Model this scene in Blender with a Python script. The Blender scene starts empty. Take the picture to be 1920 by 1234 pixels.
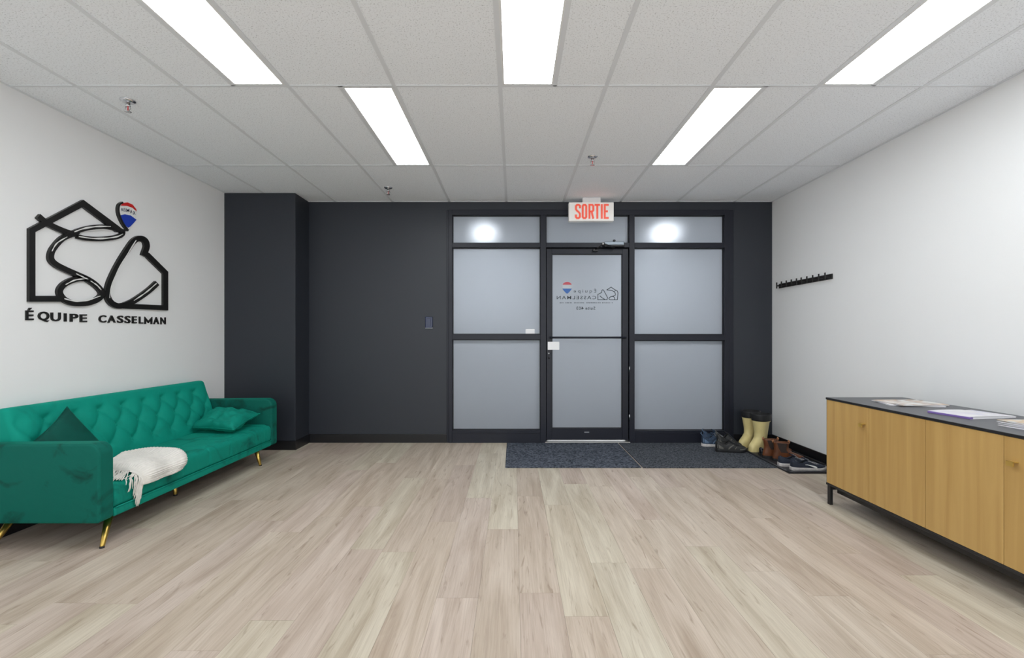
import bpy, bmesh, math, random
from mathutils import Vector, Matrix, noise
SC = bpy.context.scene
COL = SC.collection
PI = math.pi
random.seed(7)

# ------------------------------------------------------------------ camera, world, exposure
CAMZ, F, VX, VY = 1.145, 850.0, 963.0, 630.0       # eye height, focal length in px, vanishing point
cam = bpy.data.cameras.new('camera')
cam.sensor_fit = 'HORIZONTAL'; cam.sensor_width = 36.0
cam.lens = 36.0 * F / 1920.0
cam.shift_x = -(VX - 960.0) / 1920.0
cam.shift_y = (VY - 617.0) / 1920.0
cam.clip_start = 0.05
camo = bpy.data.objects.new('camera', cam); COL.objects.link(camo)
camo.location = (0, 0, CAMZ); camo.rotation_euler = (PI / 2, 0, 0)
SC.camera = camo
w = bpy.data.worlds.new('world'); SC.world = w; w.use_nodes = True
bg = w.node_tree.nodes.get('Background') or w.node_tree.nodes.new('ShaderNodeBackground')
bg.inputs[0].default_value = (0.92, 0.965, 1.0, 1); bg.inputs[1].default_value = 2.3  # uniform fill through the open rear, raised to brighten ceiling and walls
PANEL_STRENGTH = 11.6
HALL_STRENGTH = 540.0
SC.view_settings.view_transform = 'Standard'
SC.view_settings.look = 'None'
SC.view_settings.gamma = 1.0
SC.view_settings.use_curve_mapping = False
SC.view_settings.exposure = 0.13
SC.cycles.use_denoising = True
SC.cycles.max_bounces = 10
SC.cycles.diffuse_bounces = 6

# ------------------------------------------------------------------ helpers
def at(px, py, D):
    """photo pixel at depth D -> world point"""
    return Vector(((px - VX) / F * D, D, CAMZ + (VY - py) / F * D))

def tag(o, label=None, cat=None, group=None, kind=None):
    if label: o['label'] = label
    if cat: o['category'] = cat
    if group: o['group'] = group
    if kind: o['kind'] = kind
    return o

def empty(name, loc=(0, 0, 0), rz=0.0, label=None, cat=None, group=None, kind=None, parent=None):
    o = bpy.data.objects.new(name, None); COL.objects.link(o)
    o.location = loc; o.rotation_euler = (0, 0, rz); o.empty_display_size = 0.1
    if parent: o.parent = parent
    return tag(o, label, cat, group, kind)

def link(name, me, m, parent=None, world=True, smooth=False):
    o = bpy.data.objects.new(name, me); COL.objects.link(o)
    if m is not None:
        if isinstance(m, (list, tuple)):
            for q in m: me.materials.append(q)
        elif not me.materials: me.materials.append(m)
    if smooth:
        for p in me.polygons: p.use_smooth = True
    if parent is not None:
        o.parent = parent
        if world:                        # vertices are in world space: cancel the parents' offsets
            off = Vector((0, 0, 0)); p = parent
            while p is not None:
                off += Vector(p.location); p = p.parent
            o.location = -off
    return o

def pyd(name, vs, fs, m, parent=None, world=True, smooth=False):
    me = bpy.data.meshes.new(name); me.from_pydata([tuple(v) for v in vs], [], fs); me.update()
    bm = bmesh.new(); bm.from_mesh(me); bmesh.ops.recalc_face_normals(bm, faces=bm.faces); bm.to_mesh(me); bm.free()
    return link(name, me, m, parent, world, smooth)

def bm_box(bm, x0, x1, y0, y1, z0, z1, bevel=0.0, seg=2):
    r = bmesh.ops.create_cube(bm, size=1.0)
    for v in r['verts']:
        v.co = Vector(((x0 + x1) / 2 + v.co.x * (x1 - x0), (y0 + y1) / 2 + v.co.y * (y1 - y0), (z0 + z1) / 2 + v.co.z * (z1 - z0)))
    if bevel > 0:
        es = list({e for v in r['verts'] for e in v.link_edges})
        bmesh.ops.bevel(bm, geom=es, offset=bevel, segments=seg, profile=0.5, affect='EDGES')

def box(name, x0, x1, y0, y1, z0, z1, m, parent=None, bevel=0.0, seg=2, world=True):
    bm = bmesh.new(); bm_box(bm, x0, x1, y0, y1, z0, z1, bevel, seg)
    me = bpy.data.meshes.new(name); bm.to_mesh(me); bm.free()
    o = link(name, me, m, parent, world)
    if bevel > 0 and seg > 1:
        for p in me.polygons: p.use_smooth = p.area < 0.2 * max(abs(x1 - x0) * abs(z1 - z0), 1e-9) and False
    return o

def boxes(name, lst, m, parent=None, bevel=0.0, world=True):
    bm = bmesh.new()
    for b in lst: bm_box(bm, *b, bevel=bevel, seg=1)
    me = bpy.data.meshes.new(name); bm.to_mesh(me); bm.free()
    return link(name, me, m, parent, world)

def tube_data(pts, radii, n=8, cap=True):
    """tube through points with a radius per point"""
    pts = [Vector(p) for p in pts]
    if not isinstance(radii, (list, tuple)): radii = [radii] * len(pts)
    vs, fs = [], []
    ref = Vector((0, 0, 1))
    for i, p in enumerate(pts):
        t = (pts[min(i + 1, len(pts) - 1)] - pts[max(i - 1, 0)]).normalized()
        r = ref if abs(t.dot(ref)) < 0.95 else Vector((1, 0, 0))
        a = t.cross(r).normalized(); b = a.cross(t).normalized()
        for k in range(n):
            th = 2 * PI * k / n
            vs.append(p + (a * math.cos(th) + b * math.sin(th)) * radii[i])
    for i in range(len(pts) - 1):
        for k in range(n):
            a0 = i * n + k; a1 = i * n + (k + 1) % n
            fs.append((a0, a1, a1 + n, a0 + n))
    if cap:
        fs.append(tuple(range(n - 1, -1, -1))); fs.append(tuple(range((len(pts) - 1) * n, len(pts) * n)))
    return vs, fs

def tube(name, pts, radii, m, parent=None, n=8, world=True, smooth=True):
    vs, fs = tube_data(pts, radii, n)
    o = pyd(name, vs, fs, m, parent, world, smooth)
    return o

def tubes(name, lst, m, parent=None, n=6, world=True):
    V, Fc = [], []
    for pts, r in lst:
        vs, fs = tube_data(pts, r, n); b = len(V); V += vs; Fc += [tuple(i + b for i in f) for f in fs]
    return pyd(name, V, Fc, m, parent, world, True)

def lathe(name, prof, m, parent=None, n=24, origin=(0, 0, 0), world=True):
    """prof: (r, z) list, around the vertical through origin"""
    vs, fs = [], []; o = Vector(origin)
    for r, z in prof:
        for k in range(n):
            th = 2 * PI * k / n; vs.append(o + Vector((r * math.cos(th), r * math.sin(th), z)))
    for i in range(len(prof) - 1):
        for k in range(n):
            fs.append((i * n + k, i * n + (k + 1) % n, (i + 1) * n + (k + 1) % n, (i + 1) * n + k))
    fs.append(tuple(range(n))); fs.append(tuple(range((len(prof) - 1) * n, len(prof) * n)))
    return pyd(name, vs, fs, m, parent, world, True)

def grid_faces(nu, nv, base=0, wrap_u=False):
    fs = []
    for i in range(nu - (0 if wrap_u else 1)):
        for j in range(nv - 1):
            i2 = (i + 1) % nu
            fs.append((base + i * nv + j, base + i2 * nv + j, base + i2 * nv + j + 1, base + i * nv + j + 1))
    return fs

def smoothstep(a, b, x):
    t = min(1, max(0, (x - a) / (b - a))); return t * t * (3 - 2 * t)

def interp(tab, x):
    for (x0, y0), (x1, y1) in zip(tab, tab[1:]):
        if x <= x1:
            t = 0 if x1 == x0 else max(0, (x - x0) / (x1 - x0))
            return y0 + (y1 - y0) * t
    return tab[-1][1]

# ------------------------------------------------------------------ materials
def new_mat(name):
    m = bpy.data.materials.new(name); m.use_nodes = True
    nt = m.node_tree; b = nt.nodes.get('Principled BSDF')
    return m, nt, b

def N(nt, t, **kw):
    n = nt.nodes.new(t)
    for k, v in kw.items(): setattr(n, k, v)
    return n

def mat(name, rgb, rough=0.5, metal=0.0, spec=0.5, bump=0.0, bscale=200.0, vary=0.0, vscale=6.0, sheen=0.0, coat=0.0):
    m, nt, b = new_mat(name)
    b.inputs['Base Color'].default_value = (*rgb, 1); b.inputs['Roughness'].default_value = rough
    b.inputs['Metallic'].default_value = metal; b.inputs['Specular IOR Level'].default_value = spec
    if coat: b.inputs['Coat Weight'].default_value = coat; b.inputs['Coat Roughness'].default_value = 0.1
    if sheen: b.inputs['Sheen Weight'].default_value = sheen
    tc = N(nt, 'ShaderNodeNewGeometry')
    if vary > 0:
        n = N(nt, 'ShaderNodeTexNoise'); n.inputs['Scale'].default_value = vscale; n.inputs['Detail'].default_value = 5
        r = N(nt, 'ShaderNodeValToRGB')
        r.color_ramp.elements[0].position = 0.3; r.color_ramp.elements[1].position = 0.7
        r.color_ramp.elements[0].color = (*[c * (1 - vary) for c in rgb], 1); r.color_ramp.elements[1].color = (*[min(1, c * (1 + vary)) for c in rgb], 1)
        nt.links.new(tc.outputs['Position'], n.inputs['Vector']); nt.links.new(n.outputs['Fac'], r.inputs['Fac']); nt.links.new(r.outputs['Color'], b.inputs['Base Color'])
    if bump > 0:
        n2 = N(nt, 'ShaderNodeTexNoise'); n2.inputs['Scale'].default_value = bscale; n2.inputs['Detail'].default_value = 3
        bp = N(nt, 'ShaderNodeBump'); bp.inputs['Strength'].default_value = bump; bp.inputs['Distance'].default_value = 0.002
        nt.links.new(tc.outputs['Position'], n2.inputs['Vector']); nt.links.new(n2.outputs['Fac'], bp.inputs['Height']); nt.links.new(bp.outputs['Normal'], b.inputs['Normal'])
    return m

def emit(name, rgb, s):
    m, nt, b = new_mat(name)
    b.inputs['Base Color'].default_value = (*rgb, 1); b.inputs['Emission Color'].default_value = (*rgb, 1); b.inputs['Emission Strength'].default_value = s
    b.inputs['Roughness'].default_value = 0.4
    return m

M = {}
M['white_wall'] = mat('white_wall_paint', (0.86, 0.86, 0.86), 0.6, bump=0.15, bscale=350)
M['dark_wall'] = mat('charcoal_wall_paint', (0.0190, 0.0225, 0.031), 0.5, bump=0.2, bscale=350)
M['baseboard'] = mat('black_rubber_baseboard', (0.010, 0.010, 0.012), 0.28)
M['alu'] = mat('dark_painted_aluminium', (0.011, 0.0125, 0.021), 0.42, spec=0.35)
M['alu_black'] = mat('black_gasket', (0.006, 0.006, 0.008), 0.5)
M['steel'] = mat('threshold_steel', (0.55, 0.53, 0.50), 0.35, 0.8)
M['chrome'] = mat('chrome', (0.7, 0.7, 0.72), 0.15, 1.0)
M['tbar'] = mat('grid_white_metal', (0.74, 0.76, 0.79), 0.45)
M['slab'] = mat('plenum_grey', (0.3, 0.3, 0.3), 0.9)
M['fixture'] = mat('fixture_white_metal', (0.8, 0.8, 0.8), 0.4)
M['panel'] = emit('lit_diffuser', (0.92, 0.97, 1.0), PANEL_STRENGTH)
M['hall_panel'] = emit('lit_hall_diffuser', (0.95, 0.98, 1.0), HALL_STRENGTH)
M['subfloor'] = mat('subfloor_brown', (0.10, 0.085, 0.07), 0.9)
M['gold'] = mat('brushed_brass', (0.62, 0.43, 0.11), 0.28, 1.0)
M['brass_tab'] = mat('satin_brass_tab', (0.55, 0.36, 0.09), 0.4, 0.5)
M['black_metal'] = mat('black_metal', (0.012, 0.012, 0.013), 0.4)
M['black_lacquer'] = mat('black_lacquer_edge', (0.012, 0.012, 0.014), 0.4)
M['top_grey'] = mat('dark_grey_tabletop', (0.085, 0.085, 0.095), 0.42)
M['emblem'] = mat('black_sign_acrylic', (0.008, 0.0075, 0.007), 0.4)
M['white_ink'] = mat('white_vinyl', (0.8, 0.8, 0.78), 0.5)
M['red_ink'] = mat('red_vinyl', (0.62, 0.015, 0.015), 0.4)
M['blue_ink'] = mat('blue_vinyl', (0.01, 0.045, 0.42), 0.4)
M['navy_ink'] = mat('navy_vinyl', (0.01, 0.015, 0.07), 0.4)
M['red_glass_ink'] = mat('faded_red_vinyl', (0.50, 0.07, 0.09), 0.5)
M['blue_glass_ink'] = mat('faded_blue_vinyl', (0.03, 0.12, 0.38), 0.5)
M['pale_glass_ink'] = mat('pale_vinyl', (0.50, 0.53, 0.56), 0.5)
M['grey_ink'] = mat('grey_vinyl', (0.035, 0.045, 0.055), 0.5)
M['soft_ink'] = mat('soft_grey_vinyl', (0.14, 0.16, 0.18), 0.5)
M['paper'] = mat('white_paper', (0.85, 0.85, 0.86), 0.7)
M['sign_white'] = emit('lit_sign_face', (0.95, 0.93, 0.90), 0.04)
M['sign_halo'] = emit('lit_sign_halo', (1.0, 0.50, 0.42), 0.05)
M['sign_red'] = emit('lit_sign_letters', (0.93, 0.10, 0.055), 0.22)
M['reader'] = mat('navy_gloss_plastic', (0.008, 0.016, 0.06), 0.2)
M['knit'] = mat('cream_knit_wool', (0.74, 0.71, 0.66), 0.9, bump=0.5, bscale=260, vary=0.06, vscale=40)
M['fringe'] = mat('cream_fringe_wool', (0.68, 0.65, 0.60), 0.9)
M['cream_rubber'] = mat('cream_rubber', (0.68, 0.57, 0.26), 0.45, vary=0.08, vscale=12)
M['black_rubber'] = mat('black_rubber', (0.012, 0.012, 0.013), 0.5)
M['tray'] = mat('boot_tray_rubber', (0.018, 0.018, 0.021), 0.45)
M['brown_leather'] = mat('brown_leather', (0.135, 0.043, 0.015), 0.35, vary=0.3, vscale=18)
M['tan_leather'] = mat('tan_leather', (0.38, 0.17, 0.08), 0.45, vary=0.15, vscale=20)
M['elastic'] = mat('dark_elastic', (0.035, 0.022, 0.018), 0.8, bump=0.4, bscale=600)
M['navy_fabric'] = mat('navy_sneaker_fabric', (0.012, 0.017, 0.032), 0.75, vary=0.2, vscale=60)
M['blue_fabric'] = mat('blue_sneaker_fabric', (0.026, 0.048, 0.088), 0.75, vary=0.5, vscale=45)
M['black_fabric'] = mat('black_shoe_fabric', (0.014, 0.014, 0.014), 0.6, vary=0.5, vscale=40)
M['black_leather'] = mat('black_leather', (0.012, 0.013, 0.017), 0.25)
M['lining'] = mat('dark_shoe_lining', (0.01, 0.01, 0.012), 0.9)
M['tan_lining'] = mat('pale_boot_lining', (0.45, 0.38, 0.32), 0.9)
M['white_rubber'] = mat('white_rubber_sole', (0.62, 0.58, 0.56), 0.55, vary=0.15, vscale=50)
M['grey_overlay'] = mat('grey_shoe_overlay', (0.11, 0.105, 0.09), 0.6)
M['bluegrey_overlay'] = mat('pale_blue_overlay', (0.10, 0.16, 0.25), 0.6)
M['purple'] = mat('purple_print', (0.22, 0.14, 0.42), 0.4)
M['lace_dark'] = mat('dark_laces', (0.03, 0.032, 0.04), 0.8)
M['lace_grey'] = mat('grey_laces', (0.25, 0.25, 0.26), 0.8)
M['lock'] = mat('lock_steel', (0.45, 0.46, 0.48), 0.3, 1.0)
M['closer'] = mat('closer_grey_metal', (0.20, 0.23, 0.26), 0.35, 0.5)
M['hook_metal'] = mat('black_hook_metal', (0.020, 0.018, 0.018), 0.35, 0.3)

def ceiling_tile_mat():
    m, nt, b = new_mat('mineral_ceiling_tile')
    g = N(nt, 'ShaderNodeNewGeometry')
    n = N(nt, 'ShaderNodeTexNoise'); n.inputs['Scale'].default_value = 135; n.inputs['Detail'].default_value = 4; n.inputs['Roughness'].default_value = 0.65
    r = N(nt, 'ShaderNodeValToRGB'); e = r.color_ramp.elements
    e[0].position = 0.33; e[0].color = (0.56, 0.575, 0.60, 1); e[1].position = 0.45; e[1].color = (0.905, 0.93, 0.965, 1)
    nt.links.new(g.outputs['Position'], n.inputs['Vector']); nt.links.new(n.outputs['Fac'], r.inputs['Fac']); nt.links.new(r.outputs['Color'], b.inputs['Base Color'])
    bp = N(nt, 'ShaderNodeBump'); bp.inputs['Strength'].default_value = 0.4; bp.inputs['Distance'].default_value = 0.002
    nt.links.new(n.outputs['Fac'], bp.inputs['Height']); nt.links.new(bp.outputs['Normal'], b.inputs['Normal'])
    b.inputs['Roughness'].default_value = 0.9; b.inputs['Specular IOR Level'].default_value = 0.1
    return m
M['tile'] = ceiling_tile_mat()

def plank_mat():
    m, nt, b = new_mat('oak_vinyl_plank')
    L = nt.links.new
    oi = N(nt, 'ShaderNodeObjectInfo'); g = N(nt, 'ShaderNodeNewGeometry')
    off = N(nt, 'ShaderNodeVectorMath', operation='SCALE'); off.inputs[0].default_value = (3.1, 17.0, 5.0)
    L(oi.outputs['Random'], off.inputs['Scale'])
    add = N(nt, 'ShaderNodeVectorMath', operation='ADD'); L(g.outputs['Position'], add.inputs[0]); L(off.outputs[0], add.inputs[1])
    def streak(sx, sy, scale, detail, dist):
        mp = N(nt, 'ShaderNodeMapping'); mp.inputs['Scale'].default_value = (sx, sy, 1)
        n = N(nt, 'ShaderNodeTexNoise'); n.inputs['Scale'].default_value = scale; n.inputs['Detail'].default_value = detail; n.inputs['Distortion'].default_value = dist
        L(add.outputs[0], mp.inputs['Vector']); L(mp.outputs['Vector'], n.inputs['Vector'])
        return n
    coarse = streak(8, 0.9, 1.0, 6, 1.6)
    fine = streak(120, 3.2, 1.0, 5, 1.0)
    mid = streak(22, 2.6, 1.0, 5, 2.6)
    def ramp(n, p0, c0, p1, c1):
        r = N(nt, 'ShaderNodeValToRGB'); e = r.color_ramp.elements
        e[0].position = p0; e[0].color = (*c0, 1); e[1].position = p1; e[1].color = (*c1, 1)
        L(n.outputs['Fac'], r.inputs['Fac']); return r
    a = ramp(coarse, 0.30, (0.77, 0.725, 0.68), 0.64, (1.06, 1.06, 1.06))
    c = ramp(fine, 0.32, (0.88, 0.865, 0.85), 0.60, (1.03, 1.03, 1.03))
    d = ramp(mid, 0.24, (0.66, 0.61, 0.565), 0.40, (1.02, 1.02, 1.02))
    x = oi.outputs['Color']
    for r in (a, c, d):
        mx = N(nt, 'ShaderNodeMix', data_type='RGBA', blend_type='MULTIPLY'); mx.inputs['Factor'].default_value = 1.0
        L(x, mx.inputs[6]); L(r.outputs['Color'], mx.inputs[7]); x = mx.outputs[2]
    L(x, b.inputs['Base Color'])
    bp = N(nt, 'ShaderNodeBump'); bp.inputs['Strength'].default_value = 0.12; bp.inputs['Distance'].default_value = 0.001
    L(fine.outputs['Fac'], bp.inputs['Height']); L(bp.outputs['Normal'], b.inputs['Normal'])
    b.inputs['Roughness'].default_value = 0.5; b.inputs['Specular IOR Level'].default_value = 0.35
    return m
M['plank'] = plank_mat()

def wood_mat():
    m, nt, b = new_mat('light_oak_veneer'); L = nt.links.new
    oi = N(nt, 'ShaderNodeObjectInfo'); g = N(nt, 'ShaderNodeNewGeometry')
    off = N(nt, 'ShaderNodeVectorMath', operation='SCALE'); off.inputs[0].default_value = (1.3, 3.7, 9.0); L(oi.outputs['Random'], off.inputs['Scale'])
    add = N(nt, 'ShaderNodeVectorMath', operation='ADD'); L(g.outputs['Position'], add.inputs[0]); L(off.outputs[0], add.inputs[1])
    mp = N(nt, 'ShaderNodeMapping'); mp.inputs['Scale'].default_value = (20, 20, 1.1); L(add.outputs[0], mp.inputs['Vector'])
    n = N(nt, 'ShaderNodeTexNoise'); n.inputs['Scale'].default_value = 1.0; n.inputs['Detail'].default_value = 6; n.inputs['Distortion'].default_value = 0.7
    L(mp.outputs['Vector'], n.inputs['Vector'])
    r = N(nt, 'ShaderNodeValToRGB'); e = r.color_ramp.elements
    e[0].position = 0.25; e[0].color = (0.44, 0.262, 0.080, 1); e[1].position = 0.75; e[1].color = (0.57, 0.365, 0.128, 1)
    L(n.outputs['Fac'], r.inputs['Fac']); L(r.outputs['Color'], b.inputs['Base Color'])
    b.inputs['Roughness'].default_value = 0.45
    return m
M['oak'] = wood_mat()

def velvet_mat(name, dark, light):
    m, nt, b = new_mat(name); L = nt.links.new
    g = N(nt, 'ShaderNodeNewGeometry')
    n = N(nt, 'ShaderNodeTexNoise'); n.inputs['Scale'].default_value = 4.5; n.inputs['Detail'].default_value = 4; n.inputs['Distortion'].default_value = 1.4; n.inputs['Roughness'].default_value = 0.55
    L(g.outputs['Position'], n.inputs['Vector'])
    r = N(nt, 'ShaderNodeValToRGB'); e = r.color_ramp.elements
    e[0].position = 0.27; e[0].color = (*dark, 1); e[1].position = 0.47; e[1].color = (*light, 1)
    L(n.outputs['Fac'], r.inputs['Fac']); L(r.outputs['Color'], b.inputs['Base Color'])
    b.inputs['Roughness'].default_value = 0.75; b.inputs['Specular IOR Level'].default_value = 0.2
    b.inputs['Sheen Weight'].default_value = 0.35; b.inputs['Sheen Roughness'].default_value = 0.35
    b.inputs['Sheen Tint'].default_value = (0.01, 0.62, 0.42, 1)
    n2 = N(nt, 'ShaderNodeTexNoise'); n2.inputs['Scale'].default_value = 22; n2.inputs['Detail'].default_value = 3
    L(g.outputs['Position'], n2.inputs['Vector'])
    bp = N(nt, 'ShaderNodeBump'); bp.inputs['Strength'].default_value = 0.25; bp.inputs['Distance'].default_value = 0.006
    L(n2.outputs['Fac'], bp.inputs['Height']); L(bp.outputs['Normal'], b.inputs['Normal'])
    return m
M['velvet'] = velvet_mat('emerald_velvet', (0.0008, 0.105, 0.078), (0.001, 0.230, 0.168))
M['velvet_back'] = velvet_mat('emerald_velvet_back', (0.0008, 0.225, 0.165), (0.001, 0.275, 0.200))  # lighter copy of the seat velvet, brighter light on the back put into it
M['velvet_dark'] = velvet_mat('shaded_green_velvet', (0.0008, 0.042, 0.032), (0.001, 0.075, 0.056))  # dark copy of the velvet; shade on the near cushion put into the colour
M['velvet_arm'] = velvet_mat('emerald_velvet_shaded', (0.0006, 0.030, 0.022), (0.001, 0.110, 0.082))  # darker copy of the sofa velvet: shade and brushed nap put into the colour

def frosted_mat():
    m, nt, b = new_mat('frosted_glass_film'); L = nt.links.new
    b.inputs['Base Color'].default_value = (0.27, 0.285, 0.30, 1); b.inputs['Roughness'].default_value = 0.35; b.inputs['Specular IOR Level'].default_value = 0.4
    t = N(nt, 'ShaderNodeBsdfRefraction'); t.inputs['Color'].default_value = (0.92, 0.945, 0.98, 1); t.inputs['Roughness'].default_value = 0.40; t.inputs['IOR'].default_value = 1.3
    tl = N(nt, 'ShaderNodeBsdfTranslucent'); tl.inputs['Color'].default_value = (0.85, 0.88, 0.93, 1)
    m2 = N(nt, 'ShaderNodeMixShader'); m2.inputs[0].default_value = 0.35
    mx = N(nt, 'ShaderNodeMixShader'); mx.inputs[0].default_value = 0.5
    out = nt.nodes.get('Material Output')
    L(t.outputs[0], m2.inputs[1]); L(tl.outputs[0], m2.inputs[2])
    L(b.outputs[0], mx.inputs[1]); L(m2.outputs[0], mx.inputs[2]); L(mx.outputs[0], out.inputs[0])
    return m
M['frosted'] = frosted_mat()

def carpet_mat(name, c0, c1, scale):
    m, nt, b = new_mat(name); L = nt.links.new
    g = N(nt, 'ShaderNodeNewGeometry')
    n = N(nt, 'ShaderNodeTexNoise'); n.inputs['Scale'].default_value = scale; n.inputs['Detail'].default_value = 3; n.inputs['Roughness'].default_value = 0.7
    L(g.outputs['Position'], n.inputs['Vector'])
    r = N(nt, 'ShaderNodeValToRGB'); e = r.color_ramp.elements
    e[0].position = 0.38; e[0].color = (*c0, 1); e[1].position = 0.62; e[1].color = (*c1, 1)
    L(n.outputs['Fac'], r.inputs['Fac']); L(r.outputs['Color'], b.inputs['Base Color'])
    b.inputs['Roughness'].default_value = 0.95; b.inputs['Specular IOR Level'].default_value = 0.1
    bp = N(nt, 'ShaderNodeBump'); bp.inputs['Strength'].default_value = 0.8; bp.inputs['Distance'].default_value = 0.004
    L(n.outputs['Fac'], bp.inputs['Height']); L(bp.outputs['Normal'], b.inputs['Normal'])
    return m
M['mat_blue'] = carpet_mat('blue_charcoal_carpet', (0.020, 0.024, 0.033), (0.125, 0.140, 0.172), 50)
M['mat_grey'] = carpet_mat('charcoal_carpet', (0.022, 0.025, 0.030), (0.115, 0.124, 0.142), 75)

def cover_mat(name, cols, scale, seed):
    m, nt, b = new_mat(name); L = nt.links.new
    tc = N(nt, 'ShaderNodeTexCoord'); mp = N(nt, 'ShaderNodeMapping'); mp.inputs['Location'].default_value = (seed, seed * 2.3, 0)
    L(tc.outputs['Object'], mp.inputs['Vector'])
    n = N(nt, 'ShaderNodeTexNoise'); n.inputs['Scale'].default_value = scale; n.inputs['Detail'].default_value = 2; L(mp.outputs['Vector'], n.inputs['Vector'])
    r = N(nt, 'ShaderNodeValToRGB'); cr = r.color_ramp
    cr.elements[0].position = 0.36; cr.elements[0].color = (*cols[0], 1); cr.elements[1].position = 0.66; cr.elements[1].color = (*cols[-1], 1)
    for i, c in enumerate(cols[1:-1]):
        e = cr.elements.new(0.36 + 0.30 * (i + 1) / (len(cols) - 1)); e.color = (*c, 1)
    L(n.outputs['Fac'], r.inputs['Fac']); L(r.outputs['Color'], b.inputs['Base Color']); b.inputs['Roughness'].default_value = 0.3
    return m
M['cover_a'] = cover_mat('printed_cover_tan', [(0.75, 0.74, 0.72), (0.70, 0.68, 0.66), (0.55, 0.36, 0.22), (0.42, 0.36, 0.33), (0.78, 0.77, 0.75)], 9, 1.0)
M['cover_b'] = cover_mat('printed_cover_white', [(0.78, 0.77, 0.77), (0.70, 0.66, 0.70), (0.62, 0.60, 0.70)], 10, 4.0)
M['cover_c'] = cover_mat('printed_cover_orange', [(0.76, 0.76, 0.76), (0.74, 0.73, 0.70), (0.60, 0.40, 0.20), (0.62, 0.50, 0.38), (0.78, 0.78, 0.78)], 11, 7.0)

# ------------------------------------------------------------------ room shell
XL, XR, YB, YF, ZC = -2.91, 2.775, 4.866, -2.6, 2.582
PY, PX = 4.558, -2.195                        # pilaster front, pilaster right side
wl = box('wall_left', XL - 0.12, XL, YF, YB + 0.15, -0.05, ZC + 0.06, M['white_wall']); tag(wl, kind='structure')
wr = box('wall_right', XR, XR + 0.12, YF, YB + 0.15, -0.05, ZC + 0.06, M['white_wall']); tag(wr, kind='structure')
FY = 4.850                                    # storefront face
def SX(px, D=FY): return (px - VX) / F * D
def SZ(py, D=FY): return CAMZ + (VY - py) / F * D
OX0, OX1, OZ1 = SX(837.5), SX(1376), SZ(392.5)
wb = boxes('wall_back', [(XL, OX0, YB, YB + 0.15, -0.05, ZC + 0.06), (OX1, XR, YB, YB + 0.15, -0.05, ZC + 0.06), (OX0, OX1, YB, YB + 0.15, OZ1, ZC + 0.06)], M['dark_wall'])
tag(wb, kind='structure')
wp = box('wall_pilaster', XL, PX, PY, YB, 0, ZC, M['dark_wall'], bevel=0.003, seg=2); tag(wp, kind='structure')
BH, BT = 0.092, 0.012
tag(box('baseboard_left', XL, XL + BT, YF, PY - BT, 0, BH, M['baseboard'], bevel=0.003), kind='structure')
tag(box('baseboard_right', XR - BT, XR, YF, YB - BT, 0, BH, M['baseboard'], bevel=0.003), kind='structure')
tag(box('baseboard_pilaster', XL + BT, PX + BT, PY - BT, PY, 0, BH, M['baseboard'], bevel=0.003), kind='structure')
tag(box('baseboard_side', PX, PX + BT, PY, YB, 0, BH, M['baseboard'], bevel=0.003), kind='structure')
tag(box('baseboard_back', PX + BT, OX0, YB - BT, YB, 0, BH, M['baseboard'], bevel=0.003), kind='structure')
tag(box('baseboard_corner', OX1, XR - BT, YB - BT, YB, 0, BH, M['baseboard'], bevel=0.003), kind='structure')

# floor: subfloor slab with one object per plank
floor = box('floor', XL, XR, YF, YB + 0.15, -0.06, -0.0045, M['subfloor']); tag(floor, kind='structure')
PW, PL = 0.1815, 1.22
bm = bmesh.new(); bm_box(bm, -0.5, 0.5, 0, 1, -0.0045, 0.0)
plank_me = bpy.data.meshes.new('plank'); bm.to_mesh(plank_me); bm.free(); plank_me.materials.append(M['plank'])
rp = random.Random(21)
pal = [(0.565, 0.465, 0.365), (0.545, 0.44, 0.345), (0.585, 0.485, 0.385), (0.56, 0.45, 0.365), (0.53, 0.43, 0.335), (0.575, 0.49, 0.375)]
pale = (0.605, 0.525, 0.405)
x = -0.155 - PW * 16; ci = 0
while x < XR:
    x0, x1 = max(x, XL), min(x + PW, XR)
    if x1 - x0 > 0.004:
        y = YF - rp.random() * PL
        while y < YB + 0.1:
            y0, y1 = max(y, YF), min(y + PL, YB + 0.1)
            if y1 - y0 > 0.02:
                p = bpy.data.objects.new('plank', plank_me); COL.objects.link(p); p.parent = floor
                p.location = ((x0 + x1) / 2, y0, 0); p.scale = (x1 - x0 - 0.0008, y1 - y0 - 0.0008, 1)
                c = rp.choice(pal)
                mx = (x0 + x1) / 2
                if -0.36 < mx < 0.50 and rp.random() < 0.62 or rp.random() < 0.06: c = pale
                k = 0.87 + 0.07 * rp.random()
                p.color = (c[0] * k, c[1] * k * 1.04, c[2] * k * 1.09, 1)
            y += PL
    x += PW; ci += 1

# ceiling: slab, grid bars, tiles
ceil = box('ceiling', XL, XR, YF, YB + 0.15, ZC + 0.035, ZC + 0.06, M['slab']); tag(ceil, kind='structure')
gx = [-0.077 + 0.61 * k for k in range(-4, 5)]
gx = [XL] + [g for g in gx if XL + 0.02 < g < XR - 0.02] + [XR]
gy = [YF, -2.27, -1.05, 0.17, 1.39, 2.61, 3.829, YB]
LW = 0.305
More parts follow.
